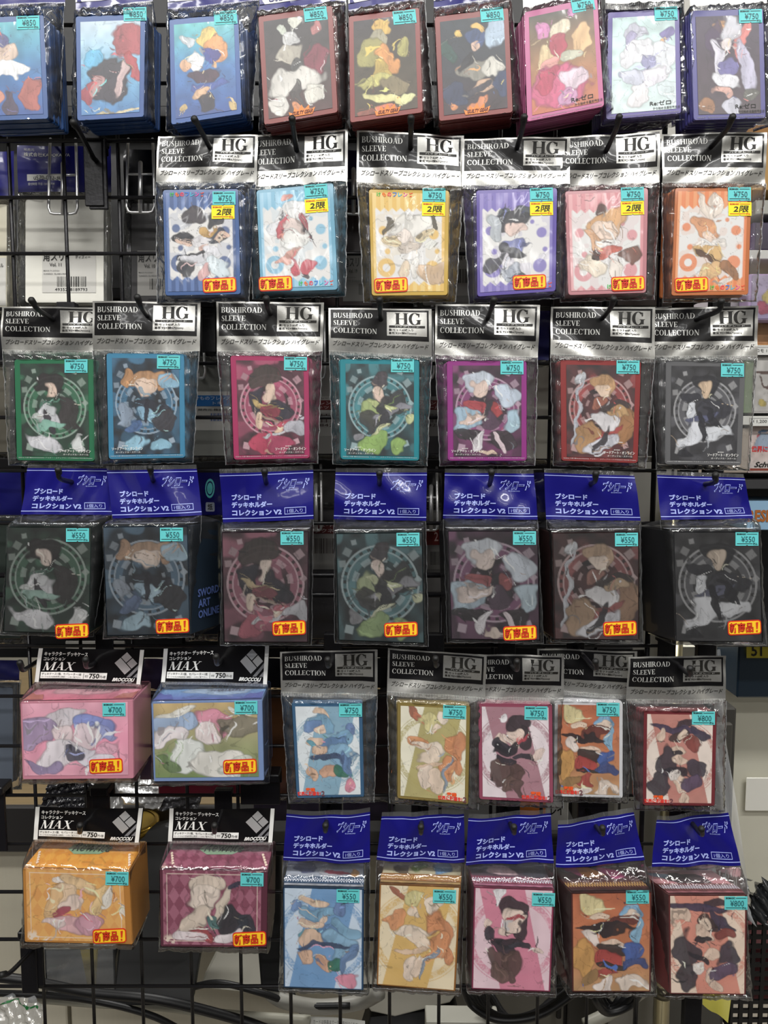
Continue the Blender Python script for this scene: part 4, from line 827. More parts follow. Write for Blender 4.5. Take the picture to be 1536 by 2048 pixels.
HOLD = {
 'first': ['the first blue pack', 'the glaring blue pack', 'the blue pack with blond print', 'the red pack with grey print', 'the red pack with yellow print', 'the red pack with blue print', 'the tilted pink pack', 'the violet pack', 'the indigo pack'],
 'second': ['the blue striped pack', 'the light blue pack', 'the yellow pack', 'the purple striped pack', 'the pink striped pack', 'the orange striped pack'],
 'third': ['the green pack', 'the sky blue pack', 'the magenta pack', 'the teal pack', 'the purple bordered pack', 'the red blade pack', 'the grey pack'],
 'fourth': ['the dark green deck box', 'the dark blue deck box', 'the dark maroon deck box', 'the dark teal deck box', 'the dark plum deck box', 'the red brown deck box', 'the charcoal deck box'],
 'fifth': ['the wide pink box', 'the wide light blue box', 'the aqua pack', 'the gold pack', 'the pink bunny coloured pack', 'the white edged pack', 'the dark red pack'],
 'bottom': ['the wide orange box', 'the wide maroon box', 'the pale blue deck box', 'the yellow gold deck box', 'the hot pink deck box', 'the rust brown deck box', 'the salmon deck box'],
}
HOLD['fifth'][4] = 'the pink sleeve pack'
for row, hs in HK.items():
    for h3, what in zip(hs, HOLD[row]):
        hook(h3, 'black hook with upturned tip holding %s in the %s row' % (what, {'first': 'top'}.get(row, row)), (.722, .688, .678), group='black hooks of the %s row' % {'first': 'top'}.get(row, row))
hook(((187, 316), (158, 262), (145, 243)), 'empty black hook with its grey back plate below the glaring blue pack', (.745, .705, .695), group=None)
hook(((70, 1326), (46, 1340), (39, 1324)), 'small empty black hook left of the wide pink box', (.745, .715, .71), plate=False, group=None)
hook(((60, 1905), (20, 1945), (2, 1950)), 'empty black hook at the lower left under the wide orange box', (.745, .70, .69), group=None)
# wide flat brackets clipped over the grid
def bracket(x0, y0, x1, y1, label, D=.752):
    a, b = P(x0, y0, D), P(x1, y1, D); T = Thing('grid_bracket', label, 'bracket', ((a.x+b.x)/2, D, b.z), 'flat black brackets clipped on the grid')
    ac = Acc(); ac.add(boxv(a.x, D, b.z, b.x, D+.003, a.z, .0008)); ac.mk('plate', BLKMETAL, T)
    ac = Acc(); ac.add(boxv(a.x, D-.004, a.z-.004, b.x, D+.018, a.z+.004, .001)); ac.add(boxv(a.x, D+.014, a.z-.012, b.x, D+.018, a.z, .0008)); ac.mk('clip', BLKMETAL, T)
    return T
for x0, y0, x1, y1, l in ((165, 272, 208, 412, 'grey black flat bracket under the empty hook at upper left'), (402, 606, 433, 705, 'black flat bracket between the sky blue and magenta packs'),
                          (182, 1582, 220, 1640, 'black bracket above the wide orange box'), (-30, 1580, 14, 1704, 'black bracket at the left edge above the orange box'), (38, 1868, 76, 1988, 'long black bracket at the lower left under the orange box'),
                          (1157, 1596, 1216, 1650, 'black bracket under the white edged pack'), (1340, 1612, 1400, 1640, 'black bracket under the dark red pack'), (998, 1596, 1040, 1640, 'black bracket under the pink sleeve pack'),
                          (480, 1555, 560, 1610, 'black bracket right of the wide light blue box'), (640, 1597, 684, 1625, 'black bracket under the aqua pack')):
    bracket(x0, y0, x1, y1, l)

# ------------------------------------------------------------------ the far side of the grid: goods seen from behind
CREAM = M('d8d0bc', .6, var=.06, scale=20); PANEL = M('121214', .45, bump=.1, scale=90)
def slab(name, x0, y0, x1, y1, D, t, mat, label=None, cat=None, group=None, T=None, parent=None, bev=.001, dz=0):
    a, b = P(x0, y0, D), P(x1, y1, D)
    o = mk(name, *boxv(a.x, D, b.z, b.x, D+t, a.z, bev), mat, T, parent)
    if label and T is None and parent is None: tagobj(o, label, cat, group)
    return o
def barcode(l, u0, v0, u1, v1, seed, ink=INK, digits=None):
    r = random.Random(seed); u = u0; w = (u1-u0)/60
    while u < u1:
        k = r.choice((1, 1, 2, 3))*w; l.rect(u, v0, min(u1, u+k*.75), v1, .0004, ink); u += k+r.choice((1, 1, 2))*w
    if digits: l.text(digits, u0-.04, v1+.03, u1, v1+.10, .0004, ink)
def back_pack(x0, y0, x1, y1, label, hdr='1a1a7c', body='c8c8c0', lab=None, text=(), D=.80, hh=92, seed=0, code=None, band=None, t=.02, alpha=False, hl=None, dark=False):
    """a pack hanging on the other side of the grid, its back towards us"""
    base = (P(x0, y1, D)+P(x1, y1, D))/2; T = Thing('card_sleeve_pack', label, 'card sleeves', base, 'packs hanging on the far side, seen from behind')
    hq = [P(x0-14, y0, D-.004), P(x1+14, y0, D-.004), P(x1+14, y0+hh, D-.004), P(x0-14, y0+hh, D-.004)]
    F = surfF(hq, header_waves(seed+500)); b = PB(F); b.rect(0, 0, 1, 1, 0, M(hdr, .3, coat=.6, bump=.2, scale=40), 16, 8); hd = b.done('header_card', T, smooth=True)
    if hl:
        l = PB(F); inkh = WHITE if hl == 'phone' else TEAL
        if hl == 'phone':
            l.text('発売元', .07, .06, .18, .12, .0004, inkh); l.text('株式会社KADOKAWA', .07, .15, .56, .24, .0004, inkh, .01); l.rect(.10, .62, .50, .76, .0004, WHITE)
            l.text('0570-002-301', .17, .645, .49, .74, .0006, INK); l.text('プラ', .86, .66, .93, .77, .0004, WHITE, .03); l.text('上', .80, .05, .85, .14, .0004, WHITE, .04)
            l.text('受付時間 平日 12:00-17:00', .11, .80, .40, .86, .0004, inkh)
        else:
            for k in range(16):
                a0 = k*math.tau/16; a1 = (k+1)*math.tau/16; c = lambda a, r: (.5+r*math.cos(a), .42+r*2.1*math.sin(a))
                l.raw([c(a0, .10), c(a1, .10), c(a1, .075), c(a0, .075)], .0004, [(0, 1, 2, 3)], TEAL); l.raw([c(a0, .06), c(a1, .06), (.5, .42)], .0004, [(0, 1, 2)], TEAL)
            l.rrect(.42, .72, .60, .92, .02, .04, .0004, M('9aa0b0', .5)); l.text('紙', .46, .75, .56, .89, .0006, INK, .02)
        l.done('lettering', T, hd)
    y2 = y0+hh+14; c = px_quad([(x0, y2), (x1, y2), (x1, y1), (x0, y1)], D)
    o = slab_stack(T, c, t, 4, M(body, .4, coat=.3, var=.08, scale=30), seed=seed, jit=.001)
    Fc_ = surfF(c)
    if lab:
        u0, v0, u1, v1 = lab; b = PB(Fc_); b.rect(u0, v0, u1, v1, .0004, M('d0cec8' if not dark else '8c8a86', .5)); lo = b.done('paper_label', T)
        l = PB(lambda u, v, h: Fc_(u0+np.asarray(u)*(u1-u0), v0+np.asarray(v)*(v1-v0), np.asarray(h)+.0003))
        if band: l.rect(0, band[1], 1, band[2], .0004, M(band[0], .5))
        for tx, a, b_, c_, d_, hexk in text: l.text(tx, a, b_, c_, d_, .0007, M(hexk, .5), .01)
        if code: barcode(l, *code[:4], seed, M(code[4], .5) if len(code) > 4 else INK, code[5] if len(code) > 5 else None)
        l.done('label_print', T, lo)
    bag(T, c, [hq[3], hq[2], P(x1+18, y1+12, D+t/2), P(x0-18, y1+12, D+t/2)], t, seed+900, wr=.0018, n=22, m=4)
    return T
KS = lambda vol, nm: (('角スリ', .02, .04, .40, .26, '1c1c1c'), (vol, .14, .30, .36, .38, '1c1c1c'), (nm, .62, .12, .90, .20, '1c1c1c'), ('MADE IN JAPAN', .03, .47, .32, .50, '666666'), ('CARD SLEEVES', .03, .54, .45, .57, '666666'))
back_pack(-80, 302, 14, 622, 'pale pack cut by the left edge, seen through the upper grid from behind', body='e8e2cc', lab=(.5, .5, .98, .95), text=KS('Vol. 9', 'ソル'), seed=1)
back_pack(50, 292, 208, 606, 'pale pack with a round cornered barcode label behind the empty hook', body='eeece2', lab=(.22, .49, .90, .90), text=KS('Vol. 11', 'ディズィー'), code=(.28, .62, .84, .86, '1c1c1c', '4935228189793'), seed=2, hl='phone')
back_pack(262, 300, 392, 612, 'dark pack with a grey label left of the blue striped pack, seen from behind', hdr='101018', body='2c2a2c', lab=(.10, .46, .86, .90), text=KS('Vol. 10', 'ロボ'), code=(.25, .62, .84, .86), seed=3, dark=True)
back_pack(455, 300, 585, 612, 'dark pack with a grey label between the blue and light blue packs', hdr='14142c', body='34302f', lab=(.10, .40, .86, .88), text=KS('Vol. 12', 'フル'), code=(.25, .60, .84, .86), seed=4, dark=True)
back_pack(640, 300, 768, 612, 'brownish pack behind the gap left of the yellow pack', hdr='16164c', body='4a3a3a', lab=(.36, .46, .98, .95), text=KS('Vol. 19', 'カイ'), code=(.4, .62, .9, .86), seed=5, dark=True, hh=110)
back_pack(845, 300, 975, 612, 'pale grey pack with a label behind the gap right of the yellow pack', hdr='101018', body='a4a29c', lab=(.1, .38, .95, .90), text=(('ガールズ', .50, .08, .85, .16, '333333'), ('限り隊', .50, .26, .85, .34, '333333')), code=(.40, .50, .85, .76), seed=6)
back_pack(1040, 300, 1165, 612, 'dark grey pack behind the gap between the purple and pink packs', hdr='0e0e12', body='403e40', seed=7, dark=True)
back_pack(1235, 300, 1352, 612, 'smoky grey pack behind the gap between the pink and orange packs', hdr='0e0e12', body='66605c', lab=(.5, .5, .95, .9), code=(.55, .6, .9, .8), seed=8, dark=True)
back_pack(-110, 640, 20, 905, 'grey pack at the left edge behind the green pack', hdr='101018', body='5a564c', seed=9, hh=80)
back_pack(376, 628, 476, 912, 'clear pack with a blue striped label in the third row gap, seen from behind', hdr='0c0c10', body='94958f', lab=(.0, .30, 1.0, .72), band=('1f6cb4', .10, .38), text=(('けものフレンズ', .14, .12, .86, .22, 'c8d8ec'), ('トキ', .50, .26, .68, .34, 'c8d8ec'), ('発売元 株式会社', .2, .44, .9, .50, '222222')), code=(.45, .56, .92, .76, '2050a0'), seed=10, hh=85)
back_pack(590, 628, 690, 908, 'pale pack with a dark red striped label right of the magenta pack', hdr='101014', body='b8b6b0', lab=(.1, .36, .98, .80), band=('6c1c1c', .10, .34), text=(('フレンズ', .30, .12, .86, .21, 'd8c8c8'), ('キツネ', .40, .24, .80, .32, 'd8c8c8'), ('ハイグレード Vol.', .2, .02, .9, .08, '444444')), code=(.28, .44, .96, .66, '4a2c2c', '4784230'), seed=11, hh=85)
back_pack(800, 628, 902, 908, 'dark pack with a dark red striped label right of the teal pack', hdr='101014', body='3a3a3c', lab=(.1, .36, .95, .80), band=('641c1c', .10, .34), text=(('フレンズ', .30, .12, .86, .21, 'c8b8b8'), ('ボール', .40, .24, .80, .32, 'c8b8b8')), code=(.28, .44, .9, .66, '3a2424', '4784224'), seed=12, hh=85, dark=True)
back_pack(1020, 620, 1104, 918, 'thick cream white sleeve bundle right of the purple bordered pack', hdr='1a1a78', body='d8d4c4', seed=13, hh=100, t=.03)
back_pack(1262, 636, 1342, 912, 'grey clear pack between the red and grey packs in the third row', hdr='0c0c10', body='7c7b78', seed=14, hh=80)
back_pack(-70, 938, 42, 1278, 'dark box with blue header and green mark at the left edge', hdr='14145c', body='2c3430', seed=15, hl='mark')
back_pack(384, 938, 456, 1270, 'dark box with round green mark right of the dark blue deck box', hdr='14145c', body='1c2430', seed=16, hl='mark')
back_pack(622, 944, 690, 1278, 'grey pack with a dark red label between the maroon and teal deck boxes', hdr='4c4a48', body='3c3a3c', lab=(-.1, .10, .95, .46), band=('581c1c', .0, .24), text=(('世界に', .3, .02, .9, .10, 'b8a8a8'), ('ダクネス', .2, .13, .9, .22, 'b8a8a8')), code=(.2, .34, .9, .66, '3a2c2c'), seed=17, hh=60, dark=True)
back_pack(846, 944, 912, 1278, 'pale grey pack between the teal and plum deck boxes, seen from behind', hdr='141418', body='6c6a68', lab=(.1, .12, .7, .46), band=('7c2018', .1, .45), text=(('2', .4, .16, .6, .36, 'd8b8b0'),), code=(.2, .6, .9, .9), seed=18, hh=60, dark=True)
back_pack(1064, 944, 1130, 1278, 'dark pack with a blue header between the plum and red brown deck boxes', hdr='15155c', body='242430', seed=19, hh=80)
back_pack(525, 1316, 590, 1588, 'amber brown pack between the light blue box and the aqua pack', hdr='0c0c14', body='6c4424', seed=20, hh=60)
back_pack(716, 1316, 800, 1592, 'dark brown pack between the aqua and gold packs, seen from behind', hdr='0c0c14', body='3a2a2a', seed=21, hh=60)
back_pack(-90, 1320, 26, 1566, 'blue grey clear pack at the left edge beside the wide pink box', hdr='161640', body='5c6470', seed=22, hh=40)
back_pack(280, 1318, 330, 1560, 'violet grey pack between the wide pink and light blue boxes', hdr='3c3450', body='584a6c', seed=23, hh=60)
back_pack(1216, 1300, 1276, 1590, 'grey pack behind the white edged pack in the fifth row', hdr='0c0c10', body='76746e', seed=24, hh=80)
# chrome wire holders of the far side
def chrome_holder(cx, y0, y1, wd, label, rod=True, D=.7665):
    T = Thing('chrome_hook', label, 'hook', P(cx, y1, D), 'chrome wire hooks of the far side'); h = wd/2; r = .0014
    pts = [P(cx-h*.86, y0, D+.03), P(cx-h*.9, y0+14, D), P(cx-h, y1-12, D), P(cx-h*.86, y1-2, D), P(cx-h*.6, y1, D), P(cx+h*.6, y1, D), P(cx+h*.86, y1-2, D), P(cx+h, y1-12, D), P(cx+h*.9, y0+14, D), P(cx+h*.86, y0, D+.03)]
    mk('wire_loop', *tube(pts, r, 8), CHROME, T, smooth=True)
    ym = y0+(y1-y0)*.48; mk('cross_bar', *tube([P(cx-h*.95, ym, D), P(cx+h*.95, ym, D)], r*.8, 8), CHROME, T, smooth=True)
    if rod: mk('rod', *tube([P(cx, ym-24, D+.06), P(cx, ym-22, D), P(cx, y1, D)], r*1.5, 8), CHROME, T, smooth=True)
for a in ((126, 278, 428, 58, 'chrome wire hook with a loose rod over the blue back header'), (281, 278, 425, 56, 'chrome wire hook right of the grey flat bracket'), (707, 300, 428, 34, 'chrome wire hook left of the yellow pack'), (633, 618, 757, 34, 'chrome wire hook right of the magenta pack header'),
          (848, 612, 757, 38, 'chrome wire hook right of the teal pack header'), (905, 300, 425, 46, 'chrome wire hook between the yellow and purple packs'), (1322, 300, 430, 40, 'chrome wire hook beside the orange striped pack'), (632, 930, 1060, 22, 'tall chrome wire hook right of the maroon deck box'),
          (862, 935, 1060, 26, 'tall chrome wire hook right of the teal deck box'), (395, 700, 756, 30, 'short chrome wire hook behind the sky blue pack')):
    chrome_holder(*a)
# dark gondola back, cream boards, posts
T = Thing('gondola_shelf', 'black steel shelf unit behind the grid', 'shelf', P(560, 1300, .97))
a, b = P(-420, -320, .97), P(1246, 1296, .97)
mk('back_panel', *boxv(a.x, .97, b.z, b.x, .985, a.z, .001), PANEL, T)
for y in (250, 598, 925, 1288):
    p = P(0, y, .97); mk('shelf_rail', *boxv(a.x, .93, p.z-.006, b.x, .969, p.z+.006, .001), M('1a1a1c', .4, .4), T)
a, b = P(430, 1643, .93), P(1150, 1652, .93); mk('low_shelf', *boxv(a.x, .86, b.z, b.x, .98, a.z, .001), M('1a1a1c', .4, .4), T)
a, b = P(760, 1290, .975), P(790, 1652, .975); mk('shelf_bracket', *boxv(a.x, .972, b.z, b.x, .984, a.z, .001), M('1a1a1c', .4, .4), T)
for y0, y1, x0, x1, l in ((586, 606, 838, 1136, 'cream card strip above the purple bordered pack header'), (598, 640, 560, 640, 'pale grey card behind the third row headers'), (596, 612, 395, 560, 'pale paper strip above the magenta pack'), (1282, 1300, 130, 250, 'crumpled pale paper above the wide pink box')):
    slab('card_strip', x0, y0, x1, y1, .86, .002, M('e0d8bc' if x0 == 838 else 'a8a6a0', .6), l, 'card')
for x0, x1, l in ((1284, 1308, 'light grey steel post between the sixth and seventh columns'),):
    T = Thing('steel_post', l, 'post', P((x0+x1)/2, 1900, 1.04)); a, b = P(x0, -300, 1.04), P(x1, 2300, 1.04)
    mk('post_body', *boxv(a.x, 1.04, max(b.z, 0), b.x, 1.08, a.z, .002), M('8c8a84', .4, .5), T)
    ac = Acc()
    for k in range(44):
        z = b.z+.02+.03*k; ac.add(boxv(a.x+.005, 1.0385, z, a.x+.0075, 1.0399, z+.014)); ac.add(boxv(b.x-.0075, 1.0385, z, b.x-.005, 1.0399, z+.014))
    o = ac.mk('slots', M('101010', .6), T)
# ---------------------------------------------------- right edge: shelves of boxed cards
def shelf_right():
    D = 1.30; T = Thing('display_shelf', 'white edged shelving with card boxes at the right edge', 'shelf', P(1560, 1300, D))
    for y, h in ((250, 'b07c3c'), (500, 'd8d8d2'), (690, 'e0e0da'), (832, 'e0e0da'), (960, '3c3c3e'), (1276, '2c2c2e')):
        a = P(1392, y, D); b = P(1900, y+18, D); mk('shelf_board', *boxv(a.x, D, b.z, b.x, D+.20, a.z, .001), M(h, .5), T)
    a = P(1392, -300, D); b = P(1900, 1280, D); mk('back_panel', *boxv(a.x, D+.2, b.z, b.x, D+.21, a.z), PANEL, T)
    it = [(1452, 276, 1700, 380, 'c89c58', 'brown cardboard carton on the top shelf at the right edge', 'carton'), (1512, 400, 1700, 428, 'b8b8b0', 'grey flat box in the black shelf at right', 'box'), (1506, 445, 1700, 500, '4c3c60', 'violet foil packs on the second shelf at right', 'card pack'),
          (1420, 596, 1500, 690, 'c8c0c8', 'pale card box with a violet and pink print', 'card box'), (1512, 598, 1600, 690, 'e0a468', 'orange yellow card box beside the pale one', 'card box'), (1500, 548, 1640, 640, 'b8a0c8', 'upper violet and yellow printed card box at the right edge', 'card box'),
          (1510, 712, 1600, 826, 'd8d4d4', 'white card box with a brown line print above the price rail', 'card box'), (1420, 712, 1504, 826, '7c8c70', 'green and brown card box behind the grey pack', 'card box'), (1500, 852, 1600, 946, 'ecd8d4', 'white card box with red lettering on the lowest card shelf', 'card box'), (1400, 856, 1495, 946, 'a89c90', 'grey brown card box behind the grey pack bag', 'card box'),
          (1496, 1002, 1640, 1060, '9cc4e4', 'sky blue box with orange lettering at the right edge', 'card box')]
    for k, (x0, y0, x1, y1, h, l, c) in enumerate(it):
        Dk = D+.01+.004*(k % 3)-(.05 if k == 5 else 0); TT = Thing('carton' if c == 'carton' else 'card_box', l, c, P((x0+x1)/2, y1, Dk)); a, b = P(x0, y0, Dk), P(x1, y1, Dk)
        mk('box_body', *boxv(a.x, Dk, b.z, b.x, Dk+(.035 if k == 5 else .1), a.z, .001), M(h, .5, coat=.3), TT)
        c4 = [Vector((a.x, Dk-.0008, a.z)), Vector((b.x, Dk-.0008, a.z)), Vector((b.x, Dk-.0008, b.z)), Vector((a.x, Dk-.0008, b.z))]; Fx = surfF(c4)
        sp = {6: 'grad:dcd8d4:d4d0cc|30,30,40,4,705048;40,60,44,3,705048,40;70,50,20,20,706c78;14,85,8,8,d8c050', 8: 'grad:f0dcd8:ecd0c8:f0e4e0|22,10,10,6,5890c8;30,35,22,18,a8c0dc;12,20,6,5,d04050;60,30,22,18,d8b0a0', 5: 'grad:c0b0d0:a898c8|30,40,20,20,e8d068;70,30,20,20,8c78a8;20,70,16,16,c85070;60,75,20,14,c8c070',
              3: 'grad:d0c8d0:b8a8b8|30,40,20,20,d880a0;60,60,20,20,9080a8', 4: 'grad:e8c080:e09850|40,40,24,20,c85838;60,70,20,14,f0e0a0', 2: 'grad:584870:403450|40,40,20,14,8070a0;60,70,24,12,b8b0c8'}.get(k)
        if sp and k > 1: art_mesh(TT, None, Fx, sp, abs((a.z-b.z)/(b.x-a.x)), 50, 50, name='front_print', box=(.03, .03, .97, .97))
        l_ = PB(Fx)
        if k == 8: l_.text('世界に祝福を!', .04, .42, .70, .56, .0008, M('d84040', .5), .04); l_.text('Schwarz', .10, .76, .66, .88, .0008, INK, .03, shear=4); l_.rect(.0, .90, .8, .95, .0008, M('8c4030'))
        if k == 10: l_.text('RESH', .0, .30, .36, .72, .0008, M('b86c2c', .5), .04)
        if l_.v: l_.done('lettering', TT)
    for y, s_ in ((690, 'プロモ 1'), (832, '¥ 1,200')):
        q = px_quad([(1500, y+2), (1640, y+2), (1640, y+20), (1500, y+20)], D-.002); F = surfF(q); b = PB(F); b.rect(0, 0, 1, 1, 0, M('ecece8', .4)); o = b.done('price_rail', T); l_ = PB(F); l_.text(s_, .02, .3, .24, .7, .0006, INK); l_.rect(.0, .12, .9, .16, .0006, M('a0a0a0')); l_.done('price_print', T, o)
shelf_right()
# ---------------------------------------------------- right edge, lower: white wall, folder, tag 51, basket
T = Thing('white_partition', 'cream white partition wall beyond the right columns', 'partition', P(1500, 2100, 1.62)); a, b = P(1262, 1292, 1.62), P(2000, 2000, 1.62)
mk('panel_board', *boxv(a.x, 1.62, .3, b.x, 1.65, a.z, .002), M('e0ddcc', .6, var=.10, scale=6), T)
slab('paper_sheet', 1494, 1556, 1700, 1622, 1.60, .004, M('fffdf4', .5), 'bright white paper sheet on the cream partition', 'paper')
T = Thing('file_box', 'dark navy file box under the yellow number tag', 'box', P(1520, 1396, 1.5)); a, b = P(1478, 1288, 1.5), P(1700, 1396, 1.5)
mk('box_body', *boxv(a.x, 1.5, b.z, b.x, 1.6, a.z, .003), M('24384a', .5, coat=.4), T)
c4 = px_quad([(1493, 1286), (1560, 1286), (1560, 1316), (1493, 1316)], 1.496); F = surfF(c4); b = PB(F); b.rect(0, 0, 1, 1, 0, M('e0d040', .5), 2, 2); o = b.done('number_tag', T)
l = PB(F); l.text('51', .14, .12, .46, .88, .0008, INK, .02); l.done('lettering', T, o)
# big clear plastic sheet hanging at the right end
q = [P(1392, 1296, .80), P(1436, 1296, .81), P(1500, 1800, .80), P(1380, 1800, .80)]; F = surfF(q, [(.006, 1.5, .5, 0), (.004, 3, -1.4, 2), (.002, 7, 2, 1)])
b = PB(F); b.rect(0, 0, 1, 1, 0, film_mat('milky_film', .05, 1.4, .2, haze=.30, bump=.6, scale=30), 24, 40); o = b.done('plastic_sheet', None, smooth=True); tagobj(o, 'long milky plastic cover hanging right of the dark red pack', 'plastic cover')
# black mesh basket
def basket():
    T = Thing('mesh_basket', 'black plastic mesh basket at the lower right edge', 'basket', P(1560, 2040, 1.15)); D = 1.15
    a, b = P(1470, 1838, D), P(1800, 2060, D); ac = Acc(); nx, ny = 17, 12
    for i in range(nx+1):
        x = a.x+(b.x-a.x)*i/nx; ac.add(boxv(x-.003, D, b.z, x+.003, D+.004, a.z))
    for j in range(ny+1):
        z = b.z+(a.z-b.z)*j/ny; ac.add(boxv(a.x, D+.0005, z-.003, b.x, D+.0045, z+.003))
    for j in range(ny+1):
        z = b.z+(a.z-b.z)*j/ny; ac.add(boxv(a.x-.002, D, z-.003, a.x+.002, D+.25, z+.003))
    for i in range(12):
        y = D+.25*i/11; ac.add(boxv(a.x-.002, y-.003, b.z, a.x+.002, y+.003, a.z))
    ac.mk('mesh_side', M('0e0e10', .4), T); ac = Acc(); ac.add(boxv(a.x-.006, D-.006, a.z, b.x, D+.006, a.z+.012, .002)); ac.add(boxv(a.x-.006, D, a.z, a.x+.006, D+.25, a.z+.012, .002)); ac.mk('rim', M('0e0e10', .4), T)
    for k, (x, y, h) in enumerate(((1500, 1900, '6c2a34'), (1530, 1876, '8c5a5c'), (1520, 1960, '4c4c58'))):
        p = P(x, y, D+.1); o = mk('folded_pouch', *boxv(p.x-.03, D+.05+.05*k, p.z-.06, p.x+.05, D+.07+.05*k, p.z+.03, .006), M(h, .6)); tagobj(o, ['dark red folded pouch inside the mesh basket', 'dusty pink folded pouch inside the mesh basket', 'slate grey folded pouch low in the mesh basket'][k], 'pouch')
basket()
for k, (x0, y0, x1, y1, l) in enumerate(((1440, 1752, 1500, 1836, 'crumpled clear bag above the mesh basket'), (1500, 1768, 1580, 1840, 'crumpled dark bag above the mesh basket at the edge'))):
    q = [P(x0, y0, 1.12), P(x1, y0, 1.12), P(x1, y1, 1.10), P(x0, y1, 1.10)]; F = surfF(q, [(.012, 1.5, .7, k), (.008, 3, -2, 2), (.004, 6, 5, 1)]); b = PB(F)
    b.rect(0, 0, 1, 1, 0, film_mat('grey_film', .1, 1.5, .2, haze=.35) if k == 0 else M('202224', .3, coat=.6), 18, 18); o = b.done('crumpled_bag', None, smooth=True); tagobj(o, l, 'plastic bag')
q = [P(1396, 1985, 1.0), P(1462, 1998, 1.0), P(1456, 2046, .98), P(1400, 2004, .98)]; F = surfF(q, [(.004, 1, 0, 0)]); b = PB(F); b.rect(0, 0, 1, 1, 0, M('a0983c', .6), 8, 6); b.rect(0, 0, 1, 1, -.004, M('a0983c', .6), 8, 6)
o = b.done('yellow_cloth', None, smooth=True); tagobj(o, 'mustard yellow cloth under the salmon deck box', 'cloth')
T = Thing('chrome_pole', 'shiny metal pole under the rust brown deck box', 'pole', P(1327, 2100, 1.0)); p = P(1327, 1900, 1.0)
mk('pole_tube', *tube([(p.x, 1.0, .3), (p.x, 1.0, 1.35)], .0105, 20), M('b8b090', .25, .95), T, smooth=True); mk('collar', *tube([(p.x, 1.0, P(0, 1990, 1.0).z), (p.x, 1.0, P(0, 1972, 1.0).z)], .0125, 20), M('6c6858', .3, .9), T, smooth=True)
# ---------------------------------------------------- lower left: counter and what stands on it
def counter():
    T = Thing('shop_counter', 'cream counter cabinet with a wooden top behind the lower grid', 'counter', (-.45, 1.15, 0))
    z = .905; mk('counter_top', *boxv(-1.4, 1.08, z-.025, .02, 1.75, z, .003), M('7c6a4c', .45, bump=.1, scale=14, stretch=(1, 12, 12), var=.28), T)
    mk('edge_band', *boxv(-1.41, 1.07, z-.065, .03, 1.0799, z+.001, .002), M('2c2a2a', .5), T)
    for i in range(3):
        x0 = -1.4+.47*i; mk('cabinet_door', *boxv(x0+.002, 1.10, .44, x0+.466, 1.118, z-.07, .002), M('c4beac', .55, var=.05, scale=60, stretch=(6, 1, .3)), T)
        mk('cabinet_door', *boxv(x0+.002, 1.10, .06, x0+.466, 1.118, .435, .002), M('c4beac', .55, var=.05, scale=60, stretch=(6, 1, .3)), T)
    mk('cabinet_body', *boxv(-1.4, 1.119, .05, 0, 1.72, z-.026), M('b8b2a0', .6), T)
counter()
# foil packs heaped on the counter
for k, (x0, y0, x1, y1, rot, h, l) in enumerate(((92, 1558, 176, 1626, .35, '2a2a30', 'black glossy foil pack leaning left in the counter heap'), (170, 1570, 240, 1640, -.2, 'dcdcdc', 'silver foil pack in the middle of the heap behind the bracket'), (226, 1556, 330, 1606, .45, 'f6f6f6', 'bright silver foil pack on top of the counter heap'),
                                                   (300, 1562, 400, 1622, .3, '5c5c60', 'dark silver foil pack at the right of the heap'), (140, 1556, 200, 1600, -.5, 'eeeeee', 'small crumpled silver wrapper behind the black pack'))):
    D = .98+.02*k; cx, cy = (x0+x1)/2, (y0+y1)/2; hw, hh = (x1-x0)/2, (y1-y0)/2; co, si = math.cos(rot), math.sin(rot)
    q = [P(cx+a_*hw*co-b_*hh*si, cy+a_*hw*si+b_*hh*co, D+(.02 if b_ < 0 else 0)) for a_, b_ in ((-1, -1), (1, -1), (1, 1), (-1, 1))]
    F = surfF(q, [(.006, 1, .5, k), (.004, 2.4, 3, k), (.002, 8, 1, 1)]); b = PB(F); m = M(h, .22, .35 if k else .1, coat=.8, bump=.8, scale=30); b.rect(0, 0, 1, 1, 0, m, 20, 14); b.rect(0, 0, 1, 1, -.008, m, 8, 6); o = b.done('foil_pack', None, smooth=True); tagobj(o, l, 'foil pack', 'foil packs heaped on the counter')
# gold tin
T = Thing('gold_tin', 'round gold tin behind the orange deck box header', 'tin', P(290, 1700, 1.02)); p = P(262, 1686, 1.04); zs = [0, .004, .03, .034, .04, .042, .042]; rs = [.036, .037, .037, .0385, .0385, .036, .032]
V = []; Fc = []
for z_, r_ in zip(zs, rs):
    for k in range(32): V.append((p.x+r_*math.cos(k*math.tau/32), p.y+r_*math.sin(k*math.tau/32), p.z-.01+z_))
for i in range(6):
    for k in range(32): k2 = (k+1) % 32; Fc.append((i*32+k, i*32+k2, (i+1)*32+k2, (i+1)*32+k))
mk('tin_body', V, Fc, M('b09040', .25, .9), T, smooth=True); mk('lid_top', [(p.x+.033*math.cos(k*math.tau/32), p.y+.033*math.sin(k*math.tau/32), p.z+.0305) for k in range(32)], [tuple(range(32))], M('c8a850', .3, .9), T)
